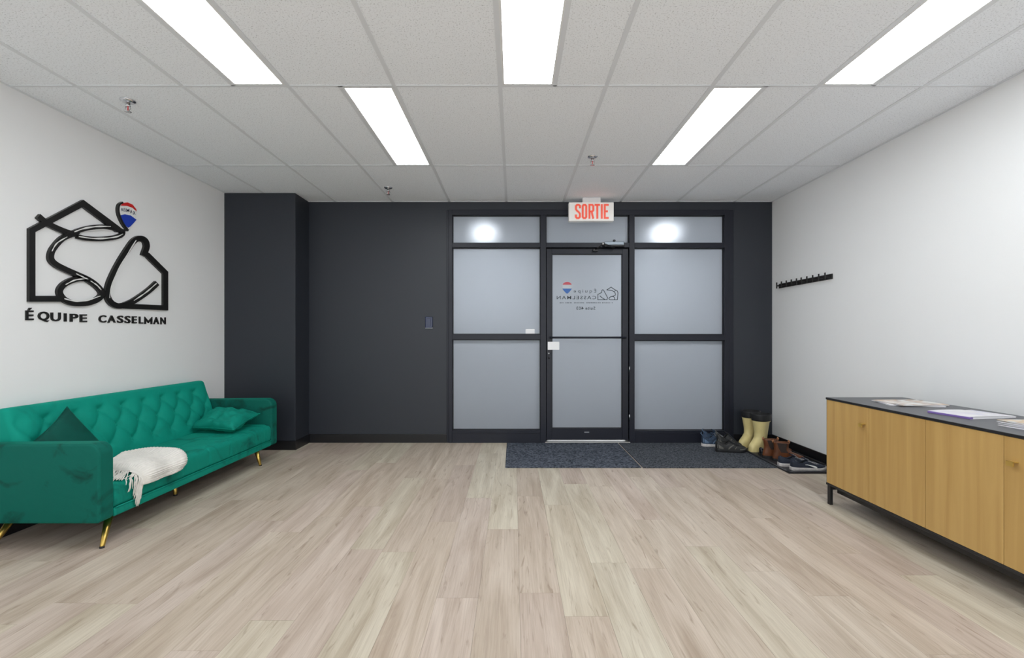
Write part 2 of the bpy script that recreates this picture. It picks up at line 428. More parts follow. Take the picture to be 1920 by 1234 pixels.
# lights: (row index, x of the grid line it hangs on, side)
lights = [(4, gx[3], -1, 'leftmost long ceiling light, nearest the left white wall'),
          (5, gx[4], -1, 'short looking ceiling light left of centre, in the row nearest the dark wall'),
          (4, gx[5], 1, 'ceiling light over the middle of the room, cut by the top edge'),
          (5, gx[7], 1, 'short looking ceiling light right of centre, in the row nearest the dark wall'),
          (4, gx[8], 1, 'rightmost long ceiling light, nearest the right white wall'),
          (2, gx[4], -1, 'ceiling light behind the viewpoint, on the sofa side'), (2, gx[7], 1, 'ceiling light behind the viewpoint, on the sideboard side')]
occ = {}
for r, g, s, lab in lights:
    i = gx.index(g) - (1 if s < 0 else 0)
    occ[(r, i)] = s
T = 0.012
for g in gx[1:-1]:
    o = box('grid_runner', g - T, g + T, YF, YB, ZC, ZC + 0.03, M['tbar'], ceil)
for g, a in ((gx[0], 0), (gx[-1], -1)):
    box('wall_angle', g if a == 0 else g - 0.02, g + 0.02 if a == 0 else g, YF, YB, ZC, ZC + 0.03, M['tbar'], ceil)
box('wall_angle', PX, XR, YB - 0.02, YB, ZC, ZC + 0.03, M['tbar'], ceil)
for yy in gy[1:-1]:
    for i in range(len(gx) - 1):
        box('cross_tee', gx[i] + T, gx[i + 1] - T, yy - 0.009, yy + 0.009, ZC + 0.0005, ZC + 0.03, M['tbar'], ceil)
TILE = {}
def tile(x0, x1, y0, y1):
    key = (round(x1 - x0, 3), round(y1 - y0, 3))
    if key not in TILE:
        bm = bmesh.new(); bm_box(bm, 0, key[0], 0, key[1], 0, 0.015)
        me = bpy.data.meshes.new('ceiling_tile'); bm.to_mesh(me); bm.free(); me.materials.append(M['tile']); TILE[key] = me
    o = bpy.data.objects.new('ceiling_tile', TILE[key]); COL.objects.link(o); o.parent = ceil; o.location = (x0, y0, ZC + 0.003)
for r in range(len(gy) - 1):
    for i in range(len(gx) - 1):
        a, b_, c, d = gx[i] + 0.001, gx[i + 1] - 0.001, gy[r] + 0.001, gy[r + 1] - 0.001
        s = occ.get((r, i))
        if s == 1: a += LW + 0.008
        elif s == -1: b_ -= LW + 0.008
        if s:
            xm = a if s == 1 else b_
            box('cross_tee', xm - 0.012, xm + 0.012, c, d, ZC + 0.0005, ZC + 0.03, M['tbar'], ceil)
        tile(a, b_, c, d)
for r, g, s, lab in lights:
    x0, x1 = (g + T, g + LW + T - 0.012) if s == 1 else (g - LW - T + 0.012, g - T)
    y0, y1 = gy[r] + 0.010, gy[r + 1] - 0.010
    t = empty('ceiling_light', ((x0 + x1) / 2, (y0 + y1) / 2, ZC + 0.002), label=lab, cat='ceiling light', group='recessed ceiling lights')
    fw = 0.012
    z0, z1 = ZC + 0.001, ZC + 0.022
    boxes('frame', [(x0, x0 + fw, y0, y1, z0, z1), (x1 - fw, x1, y0, y1, z0, z1), (x0 + fw, x1 - fw, y0, y0 + fw, z0, z1), (x0 + fw, x1 - fw, y1 - fw, y1, z0, z1)], M['fixture'], t)
    box('diffuser', x0 + fw, x1 - fw, y0 + fw, y1 - fw, ZC + 0.004, ZC + 0.020, M['panel'], t)

# hallway seen dimly through the frosted glass
HX1 = 3.3
tag(box('floor_hallway', XL, HX1, YB + 0.15, 7.4, -0.06, 0.0, mat('hall_carpet', (0.06, 0.06, 0.07), 0.9, bump=0.4)), kind='structure')
tag(box('wall_hallway', XL, HX1, 7.25, 7.4, 0, 2.7, mat('hall_wall_paint', (0.55, 0.57, 0.60), 0.7)), kind='structure')
tag(box('wall_hallway_end', HX1, HX1 + 0.1, YB + 0.15, 7.4, 0, 2.7, mat('hall_end_paint', (0.12, 0.125, 0.14), 0.7)), kind='structure')
tag(box('wall_hallway_start', XL - 0.1, XL, YB + 0.15, 7.4, 0, 2.7, mat('hall_start_paint', (0.5, 0.5, 0.52), 0.7)), kind='structure')
tag(box('ceiling_hallway', XL, HX1, YB + 0.15, 7.4, 2.62, 2.7, M['white_wall']), kind='structure')
for hx, lab in ((-0.42, 'hallway ceiling light glowing through the left frosted transom pane'), (2.17, 'hallway ceiling light glowing through the right frosted transom pane')):
    t = empty('hall_light', (hx, 6.44, 2.60), label=lab, cat='ceiling light', group='hallway lights behind the glass')
    box('frame', hx - 0.12, hx + 0.12, 6.32, 6.56, 2.606, 2.62, M['fixture'], t)
    box('diffuser', hx - 0.10, hx + 0.10, 6.34, 6.54, 2.596, 2.606, M['hall_panel'], t)

# ------------------------------------------------------------------ storefront glazing and door
sf = empty('window_1', (SX(1106), FY + 0.05, 0)); tag(sf, label='black framed storefront of frosted panes in the dark wall', kind='structure')
FD = 0.10
def member(name, px0, px1, py0, py1, y0=FY, y1=FY + FD, m='alu', par=None, bevel=0.002, z0=None):
    return box(name, SX(px0), SX(px1), y0, y1, SZ(py1) if z0 is None else z0, SZ(py0), M[m], par or sf, bevel=bevel, seg=1)
member('outer_trim', 837.5, 841, 393, 829, FY + 0.006, z0=0)
member('jamb', 841, 848, 393, 829, z0=0)
member('mullion', 1013.5, 1024, 403, 829, z0=0)
member('mullion', 1180, 1190, 403, 829, z0=0)
member('jamb', 1359, 1367.5, 393, 829, z0=0)
member('outer_trim', 1367.5, 1376, 393, 829, FY + 0.006, z0=0)
member('head_rail', 848, 1359, 393, 403)
member('transom_rail', 848, 1013.5, 455, 464)
member('transom_rail', 1024, 1180, 455, 464)
member('transom_rail', 1190, 1359, 455, 464.5)
member('middle_rail', 848, 1013.5, 627, 637)
member('middle_rail', 1190, 1359, 627.5, 638.5)
member('bottom_rail', 848, 1013.5, 807, 829, z0=0)
member('bottom_rail', 1190, 1359, 808, 829, z0=0)
for (a, b_) in ((848, 1013.5), (1190, 1359)):
    member('kick_strip', a, b_, 811.5, 813, FY - 0.004, FY)
GY = FY + 0.048
def pane(px0, px1, py0, py1, par=None, gy=GY):
    # gasket lines and the frosted sheet
    o = box('glass_pane', SX(px0), SX(px1), gy, gy + 0.008, SZ(py1), SZ(py0), M['frosted'], par or sf)
    w = 1.3
    boxes('gasket', [(SX(px0), SX(px0 + w), gy - 0.008, gy, SZ(py1), SZ(py0)), (SX(px1 - w), SX(px1), gy - 0.008, gy, SZ(py1), SZ(py0)),
                     (SX(px0 + w), SX(px1 - w), gy - 0.008, gy, SZ(py0 + w), SZ(py0)), (SX(px0 + w), SX(px1 - w), gy - 0.008, gy, SZ(py1), SZ(py1 - w))], M['alu_black'], o if False else (par or sf))
    return o
pane(848, 1013.5, 403, 455); pane(848, 1013.5, 464, 627); pane(848, 1013.5, 637, 807)
pane(1024, 1180, 403, 455)
pane(1190, 1359, 403, 455); pane(1190, 1359, 464.5, 627.5); pane(1190, 1359, 638.5, 808)

dr = empty('door_1', (SX(1102), FY + 0.03, 0)); tag(dr, label='black framed frosted glass door with push bar', kind='structure')
DY0, DY1 = FY + 0.012, FY + 0.062
member('stile', 1025, 1035, 466.5, 825.5, DY0, DY1, par=dr)
member('stile', 1167.5, 1178.5, 466.5, 825.5, DY0, DY1, par=dr)
member('top_rail', 1035, 1167.5, 466.5, 476, DY0, DY1, par=dr)
member('bottom_rail', 1035, 1167.5, 804, 825.5, DY0, DY1, par=dr)
DG = FY + 0.035
for a_, b_, c_, d_ in ((1020, 1027.5, 460, 828), (1176, 1184, 460, 828), (1027.5, 1176, 460, 469)):
    member('door_stop', a_, b_, c_, d_, DY1 + 0.002, FY + 0.098, 'alu_black')
dp = pane(1035, 1167.5, 476, 804, dr, DG)
bz = SZ(633)
pb = tube('push_bar', [(SX(1030), DY0 - 0.035, bz), (SX(1173), DY0 - 0.035, bz)], 0.011, M['alu'], dr, 10)
for px in (1031.5, 1171.5):
    tube('bar_bracket', [(SX(px), DY0, bz), (SX(px), DY0 - 0.04, bz)], 0.010, M['alu_black'], dr, 10)
tube('lock_cylinder', [(SX(1029), DY0, SZ(663)), (SX(1029), DY0 - 0.012, SZ(663))], 0.010, M['lock'], dr, 14)
tube('thumb_turn', [(SX(1029.5), DY0, SZ(671)), (SX(1029.5), DY0 - 0.02, SZ(671))], 0.010, M['alu_black'], dr, 12)
box('maker_plate', SX(1096), SX(1105), DY0 - 0.001, DY0, SZ(812), SZ(810), M['lock'], dr)
for pz in (692, 782):
    tube('hinge', [(SX(1180), FY - 0.006, SZ(pz - 5)), (SX(1180), FY - 0.006, SZ(pz + 5))], 0.006, M['lock'], dr, 10)
ts = box('trim_1', SX(1022), SX(1181), FY - 0.02, FY + 0.11, 0.0, 0.012, M['steel'], bevel=0.003); tag(ts, kind='structure')
notice = box('door_notice', SX(1027, DY0), SX(1048.5, DY0), DY0 - 0.003, DY0 - 0.001, SZ(656, DY0), SZ(641, DY0), M['paper'])
tag(notice, 'white paper notice taped on the door edge just below the push bar', 'notice')
card = box('window_card', SX(985.5, GY), SX(1002.5, GY), GY - 0.003, GY - 0.001, SZ(626.5, GY), SZ(617, GY), M['paper'])
tag(card, 'small white card at the lower right of the left frosted pane', 'card')

# door closer on the transom rail
dc = empty('door_closer', (SX(1150), FY, SZ(460)), label='grey and black door closer with folded arm above the glass door', cat='door closer')
box('body', SX(1133, 4.81), SX(1171, 4.81), FY - 0.055, FY, SZ(463, 4.81), SZ(454.5, 4.81), M['black_metal'], dc, bevel=0.008, seg=3)
box('cover', SX(1133, 4.79), SX(1170.5, 4.79), FY - 0.066, FY - 0.030, SZ(459.5, 4.79), SZ(453, 4.79), M['closer'], dc, bevel=0.006, seg=3)
tube('spindle', [(SX(1150), FY - 0.03, SZ(466)), (SX(1150), FY - 0.03, SZ(452.5))], 0.012, M['black_metal'], dc, 12)
tube('eyelet', [(SX(1150.5) + 0.012 * math.cos(a), FY - 0.03, SZ(453) + 0.012 * math.sin(a)) for a in [PI * k / 8 for k in range(9)]], 0.004, M['black_metal'], dc, 6)
tube('arm', [(SX(1150), FY - 0.035, SZ(467.5)), (SX(1140), FY - 0.09, SZ(464.5)), (SX(1126), FY - 0.135, SZ(461))], 0.008, M['black_metal'], dc, 8)
tube('forearm', [(SX(1126), FY - 0.135, SZ(461)), (SX(1121), FY - 0.09, SZ(466)), (SX(1115), FY - 0.03, SZ(469.5))], 0.007, M['black_metal'], dc, 8)
box('shoe_bracket', SX(1111), SX(1120), FY - 0.04, DY0, SZ(472), SZ(468), M['black_metal'], dc, bevel=0.003)
tube('elbow_pin', [(SX(1126), FY - 0.135, SZ(464)), (SX(1126), FY - 0.135, SZ(459))], 0.010, M['chrome'], dc, 10)

# ------------------------------------------------------------------ lettering helpers
DG_DEP = None
def glyph_mesh(ch, offset=0.0):
    cu = bpy.data.curves.new('g', 'FONT'); cu.body = ch; cu.extrude = 0.5; cu.offset = offset; cu.resolution_u = 3
    o = bpy.data.objects.new('g', cu); COL.objects.link(o)
    dg = bpy.context.evaluated_depsgraph_get(); dg.update()
    me = bpy.data.meshes.new_from_object(o.evaluated_get(dg))
    bpy.data.objects.remove(o); bpy.data.curves.remove(cu)
    vs = [v.co.copy() for v in me.vertices]; fs = [tuple(p.vertices) for p in me.polygons]; bpy.data.meshes.remove(me)
    x0 = min(v.x for v in vs); x1 = max(v.x for v in vs); y0 = min(v.y for v in vs); y1 = max(v.y for v in vs)
    return vs, fs, (x0, x1, y0, y1)
_G = {}
def glyph(ch, offset, rect, fn, d0, d1, mirror=False):
    """fit a glyph to a pixel rect (x0,y0,x1,y1) and map with fn(px,py,d)"""
    key = (ch, offset)
    if key not in _G: _G[key] = glyph_mesh(ch, offset)
    vs, fs, (x0, x1, y0, y1) = _G[key]
    out = []
    for v in vs:
        u = (v.x - x0) / (x1 - x0); t = (v.y - y0) / (y1 - y0)
        if mirror: u = 1 - u
        out.append(fn(rect[0] + u * (rect[2] - rect[0]), rect[3] + t * (rect[1] - rect[3]), d1 if v.z > 0 else d0))
    return out, list(fs)
def word(text, offset, rect, fn, d0, d1, mirror=False, spacing=1.0):
    """lay a word into a pixel rect as one mesh"""
    cu = bpy.data.curves.new('g', 'FONT'); cu.body = text; cu.extrude = 0.5; cu.offset = offset; cu.space_character = spacing; cu.resolution_u = 2
    o = bpy.data.objects.new('g', cu); COL.objects.link(o)
    dg = bpy.context.evaluated_depsgraph_get(); dg.update()
    me = bpy.data.meshes.new_from_object(o.evaluated_get(dg)); bpy.data.objects.remove(o); bpy.data.curves.remove(cu)
    vs = [v.co.copy() for v in me.vertices]; fs = [tuple(p.vertices) for p in me.polygons]; bpy.data.meshes.remove(me)
    x0 = min(v.x for v in vs); x1 = max(v.x for v in vs); y0 = min(v.y for v in vs); y1 = max(v.y for v in vs)
    out = []
    for v in vs:
        u = (v.x - x0) / (x1 - x0); t = (v.y - y0) / (y1 - y0)
        if mirror: u = 1 - u
        out.append(fn(rect[0] + u * (rect[2] - rect[0]), rect[3] + t * (rect[1] - rect[3]), d1 if v.z > 0 else d0))
    return out, fs
def catmull(pts, n=6):
    P = [pts[0]] + list(pts) + [pts[-1]]; out = []
    for i in range(1, len(P) - 2):
        p0, p1, p2, p3 = [Vector(q).to_2d() for q in P[i - 1:i + 3]]
        for k in range(n):
            t = k / n
            out.append(0.5 * ((2 * p1) + (p2 - p0) * t + (2 * p0 - 5 * p1 + 4 * p2 - p3) * t * t + (3 * p1 - p0 - 3 * p2 + p3) * t ** 3))
    out.append(Vector(pts[-1]).to_2d()); return out
def ribbon(pts, width, fn, d0, d1, smooth=True, closed=False):
    P = catmull(pts) if smooth else [Vector(p).to_2d() for p in pts]
    n = len(P); Lf, Rt = [], []
    for i, p in enumerate(P):
        wv = width(i / (n - 1)) if callable(width) else width
        if smooth:
            t = (P[min(i + 1, n - 1)] - P[max(i - 1, 0)]); t = t.normalized() if t.length > 1e-6 else Vector((1, 0)); nn = Vector((-t.y, t.x)); sc = 1
        else:
            a = (P[i] - P[i - 1]).normalized() if (i > 0 or closed) else (P[1] - P[0]).normalized()
            b = (P[(i + 1) % n] - P[i]).normalized() if (i < n - 1 or closed) else a
            na, nb = Vector((-a.y, a.x)), Vector((-b.y, b.x)); nn = (na + nb).normalized(); sc = 1 / max(0.4, nn.dot(na))
        Lf.append(p + nn * wv / 2 * sc); Rt.append(p - nn * wv / 2 * sc)
    vs = []
    for l, r in zip(Lf, Rt):
        vs += [fn(l.x, l.y, d1), fn(r.x, r.y, d1), fn(r.x, r.y, d0), fn(l.x, l.y, d0)]
    fs = []
    for i in range(n if closed else n - 1):
        j = (i + 1) % n
        for k in range(4):
            fs.append((4 * i + k, 4 * j + k, 4 * j + (k + 1) % 4, 4 * i + (k + 1) % 4))
    if not closed: fs += [(0, 1, 2, 3), (4 * n - 4, 4 * n - 3, 4 * n - 2, 4 * n - 1)]
    return vs, fs
def prism(poly, fn, d0, d1):
    n = len(poly); vs = [fn(x, y, d1) for x, y in poly] + [fn(x, y, d0) for x, y in poly]
    fs = [tuple(range(n)), tuple(range(2 * n - 1, n - 1, -1))] + [(i, (i + 1) % n, n + (i + 1) % n, n + i) for i in range(n)]
    return vs, fs
def merge(parts):
    V, Fc = [], []
    for vs, fs in parts:
        b = len(V); V += vs; Fc += [tuple(i + b for i in f) for f in fs]
    return V, Fc

# ------------------------------------------------------------------ wall emblem on the left wall (traced on the wall plane)
def LW_(cx, cy, d):
    px, py = cx / 4.1136, 340 + cy / 4.1136
    D = (-XL - 0.018) * F / (VX - px)
    return Vector((XL + d, D, CAMZ + (VY - py) / F * D))
em = empty('wall_emblem', LW_(700, 940, 0), label='large black house outline emblem with script letters on the left white wall', cat='wall sign')
S_main = [(290, 268), (350, 318), (430, 360), (510, 392), (575, 410)]
S_loop = [(545, 408), (610, 378), (690, 358), (790, 350), (880, 362), (938, 390), (925, 418), (860, 436), (760, 445), (660, 440), (590, 425)]
S_body = [(600, 385), (545, 410), (480, 440), (430, 490), (395, 545), (390, 600), (425, 640), (500, 680), (590, 720), (680, 762), (750, 815), (782, 868), (745, 912), (660, 940), (560, 940), (490, 910), (456, 855), (480, 805), (540, 768), (610, 750), (660, 752)]
C_body = [(1208, 785), (1150, 838), (1080, 890), (1000, 938), (920, 962), (858, 940), (826, 880), (838, 800), (872, 715), (925, 615), (985, 520), (1030, 460), (1075, 440), (1115, 458), (1128, 500), (1115, 545), (1105, 575)]
def sh(pts, d=11): return [(x + d, y) for x, y in pts]
parts = [ribbon(sh([(475, 906), (240, 906), (240, 378), (632, 170), (905, 374)]), 46, LW_, 0.0, 0.0180, smooth=False),
         ribbon(sh(S_main), 40, LW_, 0.0, 0.0176), ribbon(sh(S_loop), 34, LW_, 0.0, 0.0172), ribbon(sh(S_body, 9), 42, LW_, 0.0, 0.0184), ribbon(sh(C_body, 8), 42, LW_, 0.0, 0.0178),
         ribbon(sh([(1100, 552), (1135, 570), (1272, 706), (1272, 976), (1040, 966), (930, 962)], 8), 38, LW_, 0.0, 0.0174, smooth=False)]
vs, fs = merge(parts); pyd('outline', vs, fs, M['emblem'], em)
hl = [([(565, 390), (640, 364), (740, 349), (845, 349)], 15), ([(600, 426), (700, 440), (800, 440), (890, 428), (940, 406)], 14), ([(660, 385), (740, 375), (820, 371)], 6),
      ([(392, 540), (430, 478), (510, 428)], 12), ([(1042, 455), (1000, 522), (960, 590), (905, 684), (866, 772), (845, 845), (838, 900)], 13),
      ([(1200, 786), (1120, 855), (1025, 920)], 12), ([(488, 905), (560, 922), (650, 920), (765, 885)], 15), ([(497, 797), (570, 762), (650, 752)], 12),
      ([(690, 768), (740, 802), (772, 838)], 11), ([(578, 712), (640, 742), (672, 756)], 11)]
for p, wd in hl:
    vs, fs = ribbon(sh(p, 8), lambda t, wd=wd: wd * (0.35 + 0.65 * abs(math.sin(PI * (0.08 + 0.84 * t)))) * (0.75 + 0.25 * math.sin(t * 19)), LW_, 0.0178, 0.0192)
    pyd('brush_streak', vs, fs, M['white_ink'], em)

bl = empty('balloon_emblem', LW_(985, 370, 0), label='small red, white and blue balloon emblem beside the roof of the black house emblem', cat='wall sign')
def rot_band(pts): return pts
out_b = catmull([(948, 163), (985, 160), (1025, 178), (1052, 215), (1055, 258), (1040, 305), (1010, 345), (988, 364), (966, 350), (940, 305), (918, 250), (914, 205), (928, 174), (948, 163)], 5)[:-1]
vs, fs = prism([(p.x, p.y) for p in out_b], LW_, 0.0, 0.018); pyd('body', vs, fs, M['white_ink'], bl)
vs, fs = ribbon([(950, 163), (925, 178), (915, 210), (920, 255), (942, 310), (968, 352), (985, 366)], 13, LW_, 0.0, 0.0194); pyd('dark_rim', vs, fs, M['emblem'], bl)
vs, fs = prism([(930, 188), (945, 168), (985, 163), (1022, 180), (1050, 215), (1053, 232), (1020, 204), (978, 190)], LW_, 0.0178, 0.0190); pyd('red_band', vs, fs, M['red_ink'], bl)
vs, fs = prism([(928, 262), (962, 254), (1008, 264), (1052, 296), (1036, 316), (1008, 346), (990, 358), (972, 346), (946, 306)], LW_, 0.0178, 0.0190); pyd('blue_band', vs, fs, M['blue_ink'], bl)
for ch, r in (('R', (935, 208, 949, 230)), ('E', (953, 208, 964, 232)), ('/', (965, 206, 973, 236)), ('M', (975, 212, 997, 238)), ('A', (1002, 220, 1020, 248)), ('X', (1024, 230, 1044, 258))):
    vs, fs = glyph(ch, 0.01, r, LW_, 0.0178, 0.0190); pyd('letter', vs, fs, M['navy_ink'], bl)
vs, fs = prism([(972, 366), (996, 370), (990, 386), (972, 384)], LW_, 0.0, 0.018); pyd('basket', vs, fs, M['emblem'], bl)

wt = empty('wall_lettering', LW_(450, 1080, 0), label='black raised lettering reading ÉQUIPE below the house emblem', cat='wall lettering')
for ch, r in (('É', (209, 976, 275, 1071)), ('Q', (304, 1005, 396, 1085)), ('U', (402, 1012, 484, 1080)), ('I', (505, 1018, 528, 1082)), ('P', (550, 1022, 619, 1084)), ('E', (626, 1026, 685, 1086))):
    vs, fs = glyph(ch, 0.004 if ch == 'M' else 0.020, (r[0] + 6, r[1], r[2], r[3]), LW_, 0.0, 0.008); pyd('letter', vs, fs, M['emblem'], wt)
wt = empty('wall_lettering', LW_(1030, 1095, 0), label='black raised lettering reading CASSELMAN below the house emblem', cat='wall lettering')
for ch, r in (('C', (770, 1033, 834, 1090)), ('A', (838, 1035, 906, 1091)), ('S', (912, 1036, 966, 1093)), ('S', (970, 1038, 1020, 1095)), ('E', (1026, 1041, 1068, 1096)), ('L', (1080, 1043, 1117, 1098)), ('M', (1122, 1044, 1186, 1100)), ('A', (1190, 1048, 1240, 1102)), ('N', (1245, 1050, 1290, 1104))):
    if ch == 'M':
        vs, fs = ribbon([(1133, 1101), (1133, 1057), (1157, 1086), (1181, 1059), (1181, 1102)], 11, LW_, 0.0, 0.008, False); pyd('letter', vs, fs, M['emblem'], wt); continue
    vs, fs = glyph(ch, 0.004 if ch == 'M' else 0.020, (r[0] + 6, r[1], r[2], r[3]), LW_, 0.0, 0.008); pyd('letter', vs, fs, M['emblem'], wt)

# ------------------------------------------------------------------ vinyl graphics on the door glass (seen from behind, so mirrored)
def DG_(cx, cy, d):
    px, py = 1020 + cx / 11.294, 500 + cy / 11.294
    return Vector((SX(px, DG), DG - d, SZ(py, DG)))
dd0, dd1 = 0.0, 0.0012
def decal(name, pr, m):
    vs, fs = merge(pr); o = pyd(name, vs, fs, M[m], dp, world=False)
    return o
lw = 15
decal('house_decal', [ribbon([(1330, 492), (1420, 435), (1500, 490), (1548, 512), (1566, 555), (1552, 702), (1400, 702)], lw, DG_, dd0, dd1, False),
      ribbon([(1400, 702), (1372, 675), (1415, 638), (1475, 640), (1498, 690), (1470, 702)], lw, DG_, dd0, dd1),
      ribbon([(1325, 495), (1385, 500), (1445, 512), (1498, 548), (1512, 600), (1470, 622), (1415, 638)], lw, DG_, dd0, dd1), ribbon([(1480, 535), (1520, 505)], 11, DG_, dd0, dd1, False),
      ribbon([(1240, 490), (1262, 500), (1345, 655), (1335, 700), (1140, 702), (1140, 590), (1222, 548), (1228, 500), (1240, 490)], lw, DG_, dd0, dd1, False),
      ribbon([(1180, 618), (1230, 660), (1290, 696)], lw, DG_, dd0, dd1)], 'grey_ink')
decal('name_decal', [word('Équipe', 0.0, (628, 462, 1105, 572), DG_, dd0, dd1, True, 1.5)], 'grey_ink')
decal('name_decal', [word('CASSELMAN', 0.006, (270, 620, 1105, 692), DG_, dd0, dd1, True, 1.25)], 'grey_ink')
rm = random.Random(3); pr = []; xx = 332
while xx < 1458:
    wd = rm.choice((8, 12, 16)); 
    if rm.random() < 0.85: pr.append(prism([(xx, 758 - rm.random() * 6), (xx + wd, 758), (xx + wd, 776), (xx, 774 + rm.random() * 5)], DG_, dd0, dd1))
    xx += wd + rm.choice((5, 6, 14))
decal('fine_print_decal', pr, 'soft_ink')
decal('suite_decal', [word('Suite 403', 0.012, (686, 846, 1086, 915), DG_, dd0, dd1, True, 1.05)], 'grey_ink')
arc = [(490 + 96 * math.cos(a), 392 - 68 * math.sin(a)) for a in [0.12 + (PI - 0.24) * k / 12 for k in range(13)]]
decal('red_decal', [prism(arc, DG_, dd0, dd1)], 'red_glass_ink')
decal('white_decal', [prism([(396, 388), (586, 388), (592, 425), (586, 462), (394, 462), (388, 425)], DG_, dd0, dd1)], 'pale_glass_ink')
decal('blue_decal', [prism([(388, 465), (590, 465), (560, 510), (510, 565), (490, 572), (470, 565), (415, 505)], DG_, dd0, dd1)], 'blue_glass_ink')
for o in list(dp.children):                          # decals are in world space; the pane sits under the door
    o.location = -Vector(dp.location) - Vector(dr.location)

# ------------------------------------------------------------------ exit sign
EY = 4.70
def ES(cx, cy, d):
    px, py = 1020 + cx / 9.49, 360 + cy / 9.49
    return Vector((SX(px, EY), EY - d, SZ(py, EY)))
ex = empty('exit_sign', (SX(1109, EY), EY + 0.03, ZC), label='white lit exit sign with red lettering SORTIE hanging above the door', cat='exit sign')
p0, p1 = ES(443, 182, 0), ES(1242, 515, 0)
box('housing', p0.x, p1.x, EY, EY + 0.065, p1.z, p0.z, M['sign_white'], ex, bevel=0.004, seg=2)
q0, q1 = ES(692, 100, 0), ES(1010, 182, 0)
box('canopy_mount', q0.x, q1.x, EY + 0.005, EY + 0.06, p0.z, ZC, M['fixture'], ex)
SL = {'S': [([(640, 292), (640, 247), (620, 231), (588, 231), (568, 250), (568, 308), (585, 332), (620, 362), (638, 387), (638, 445), (618, 465), (585, 465), (567, 447), (567, 402)], False)],
      'O': [([(689, 250), (705, 231), (735, 231), (751, 250), (751, 445), (735, 465), (705, 465), (689, 445)], True)],
      'R': [([(808, 476), (808, 231), (858, 231), (876, 250), (876, 328), (858, 348), (820, 348)], False), ([(846, 348), (876, 476)], False)],
      'T': [([(900, 231), (995, 231)], False), ([(947, 240), (947, 476)], False)], 'I': [([(1028, 218), (1028, 476)], False)],
      'E': [([(1150, 231), (1081, 231), (1081, 463), (1150, 463)], False), ([(1085, 345), (1136, 345)], False)]}
for ch in 'SORTIE':
    vs, fs = merge([ribbon(p, 44, ES, 0.0, 0.0010, False, c) for p, c in SL[ch]]); pyd('letter_glow', vs, fs, M['sign_halo'], ex)
    vs, fs = merge([ribbon(p, 25, ES, 0.0010, 0.003 + 0.0002 * k, False, c) for k, (p, c) in enumerate(SL[ch])]); pyd('letter', vs, fs, M['sign_red'], ex)

# card reader on the dark wall
cr = empty('card_reader', at(804, 615, YB), label='small glossy navy card reader on the dark wall left of the door frame', cat='card reader')
a, b_ = at(797, 615, YB - 0.02), at(811, 594, YB - 0.02)
box('body', a.x, b_.x, YB - 0.022, YB, a.z, b_.z, M['reader'], cr, bevel=0.007, seg=3)
box('face', a.x + 0.018, b_.x - 0.018, YB - 0.027, YB - 0.022, a.z + 0.02, b_.z - 0.018, M['reader'], cr, bevel=0.002, seg=2)
box('bottom_plate', a.x, b_.x, YB - 0.012, YB, a.z - 0.004, a.z + 0.004, M['lock'], cr, bevel=0.001, seg=1)

# ------------------------------------------------------------------ sprinklers
def sprinkler(x, y, lab):
    t = empty('sprinkler', (x, y, ZC), label=lab, cat='sprinkler', group='ceiling sprinklers')
    lathe('escutcheon', [(0.040, 0.003), (0.040, -0.002), (0.030, -0.009), (0.018, -0.012)], M['chrome'], t, 20, world=False)
    lathe('body', [(0.011, -0.010), (0.011, -0.026), (0.014, -0.028), (0.014, -0.034), (0.008, -0.036)], M['chrome'], t, 14, world=False)
    tubes('yoke', [([(s * 0.012, 0, -0.034), (s * 0.016, 0, -0.048), (s * 0.006, 0, -0.062), (0, 0, -0.064)], 0.0028) for s in (-1, 1)], M['chrome'], t, 6, world=False)
    tube('bulb', [(0, 0, -0.036), (0, 0, -0.062)], 0.0028, M['red_ink'], t, 8, world=False)
    lathe('deflector', [(0.004, -0.062), (0.018, -0.066), (0.018, -0.068), (0.004, -0.068)], M['chrome'], t, 16, world=False)
for px, py, lab in ((240, 189, 'chrome sprinkler on the ceiling above the left wall emblem'), (728, 352, 'chrome sprinkler on the ceiling near the top of the dark wall'), (1111, 294, 'chrome sprinkler on the ceiling in front of the exit sign')):
    D = F * (ZC - CAMZ) / (VY - py); sprinkler((px - VX) / F * D, D, lab)

# ------------------------------------------------------------------ coat hook rails on the right wall
for y0, lab in ((3.937, 'black coat hook rail on the right wall, the one nearer the sideboard'), (4.337, 'black coat hook rail on the right wall, the one nearer the dark corner')):
    y1 = y0 + 0.393; zc = 1.664
    t = empty('coat_rail', (XR, (y0 + y1) / 2, zc), label=lab, cat='coat rack', group='coat hook rails')
    box('rail', XR - 0.010, XR, y0, y1, zc - 0.023, zc + 0.023, M['hook_metal'], t, bevel=0.002, seg=1)
    for k in range(5):
        yy = y0 + 0.032 + 0.082 * k
        bm = bmesh.new(); bm_box(bm, XR - 0.045, XR - 0.009, yy - 0.006, yy + 0.006, zc - 0.006, zc + 0.006); bm_box(bm, XR - 0.053, XR - 0.045, yy - 0.0075, yy + 0.0075, zc - 0.028, zc + 0.036, 0.002, 1)
        me = bpy.data.meshes.new('hook'); bm.to_mesh(me); bm.free(); link('hook', me, M['hook_metal'], t)

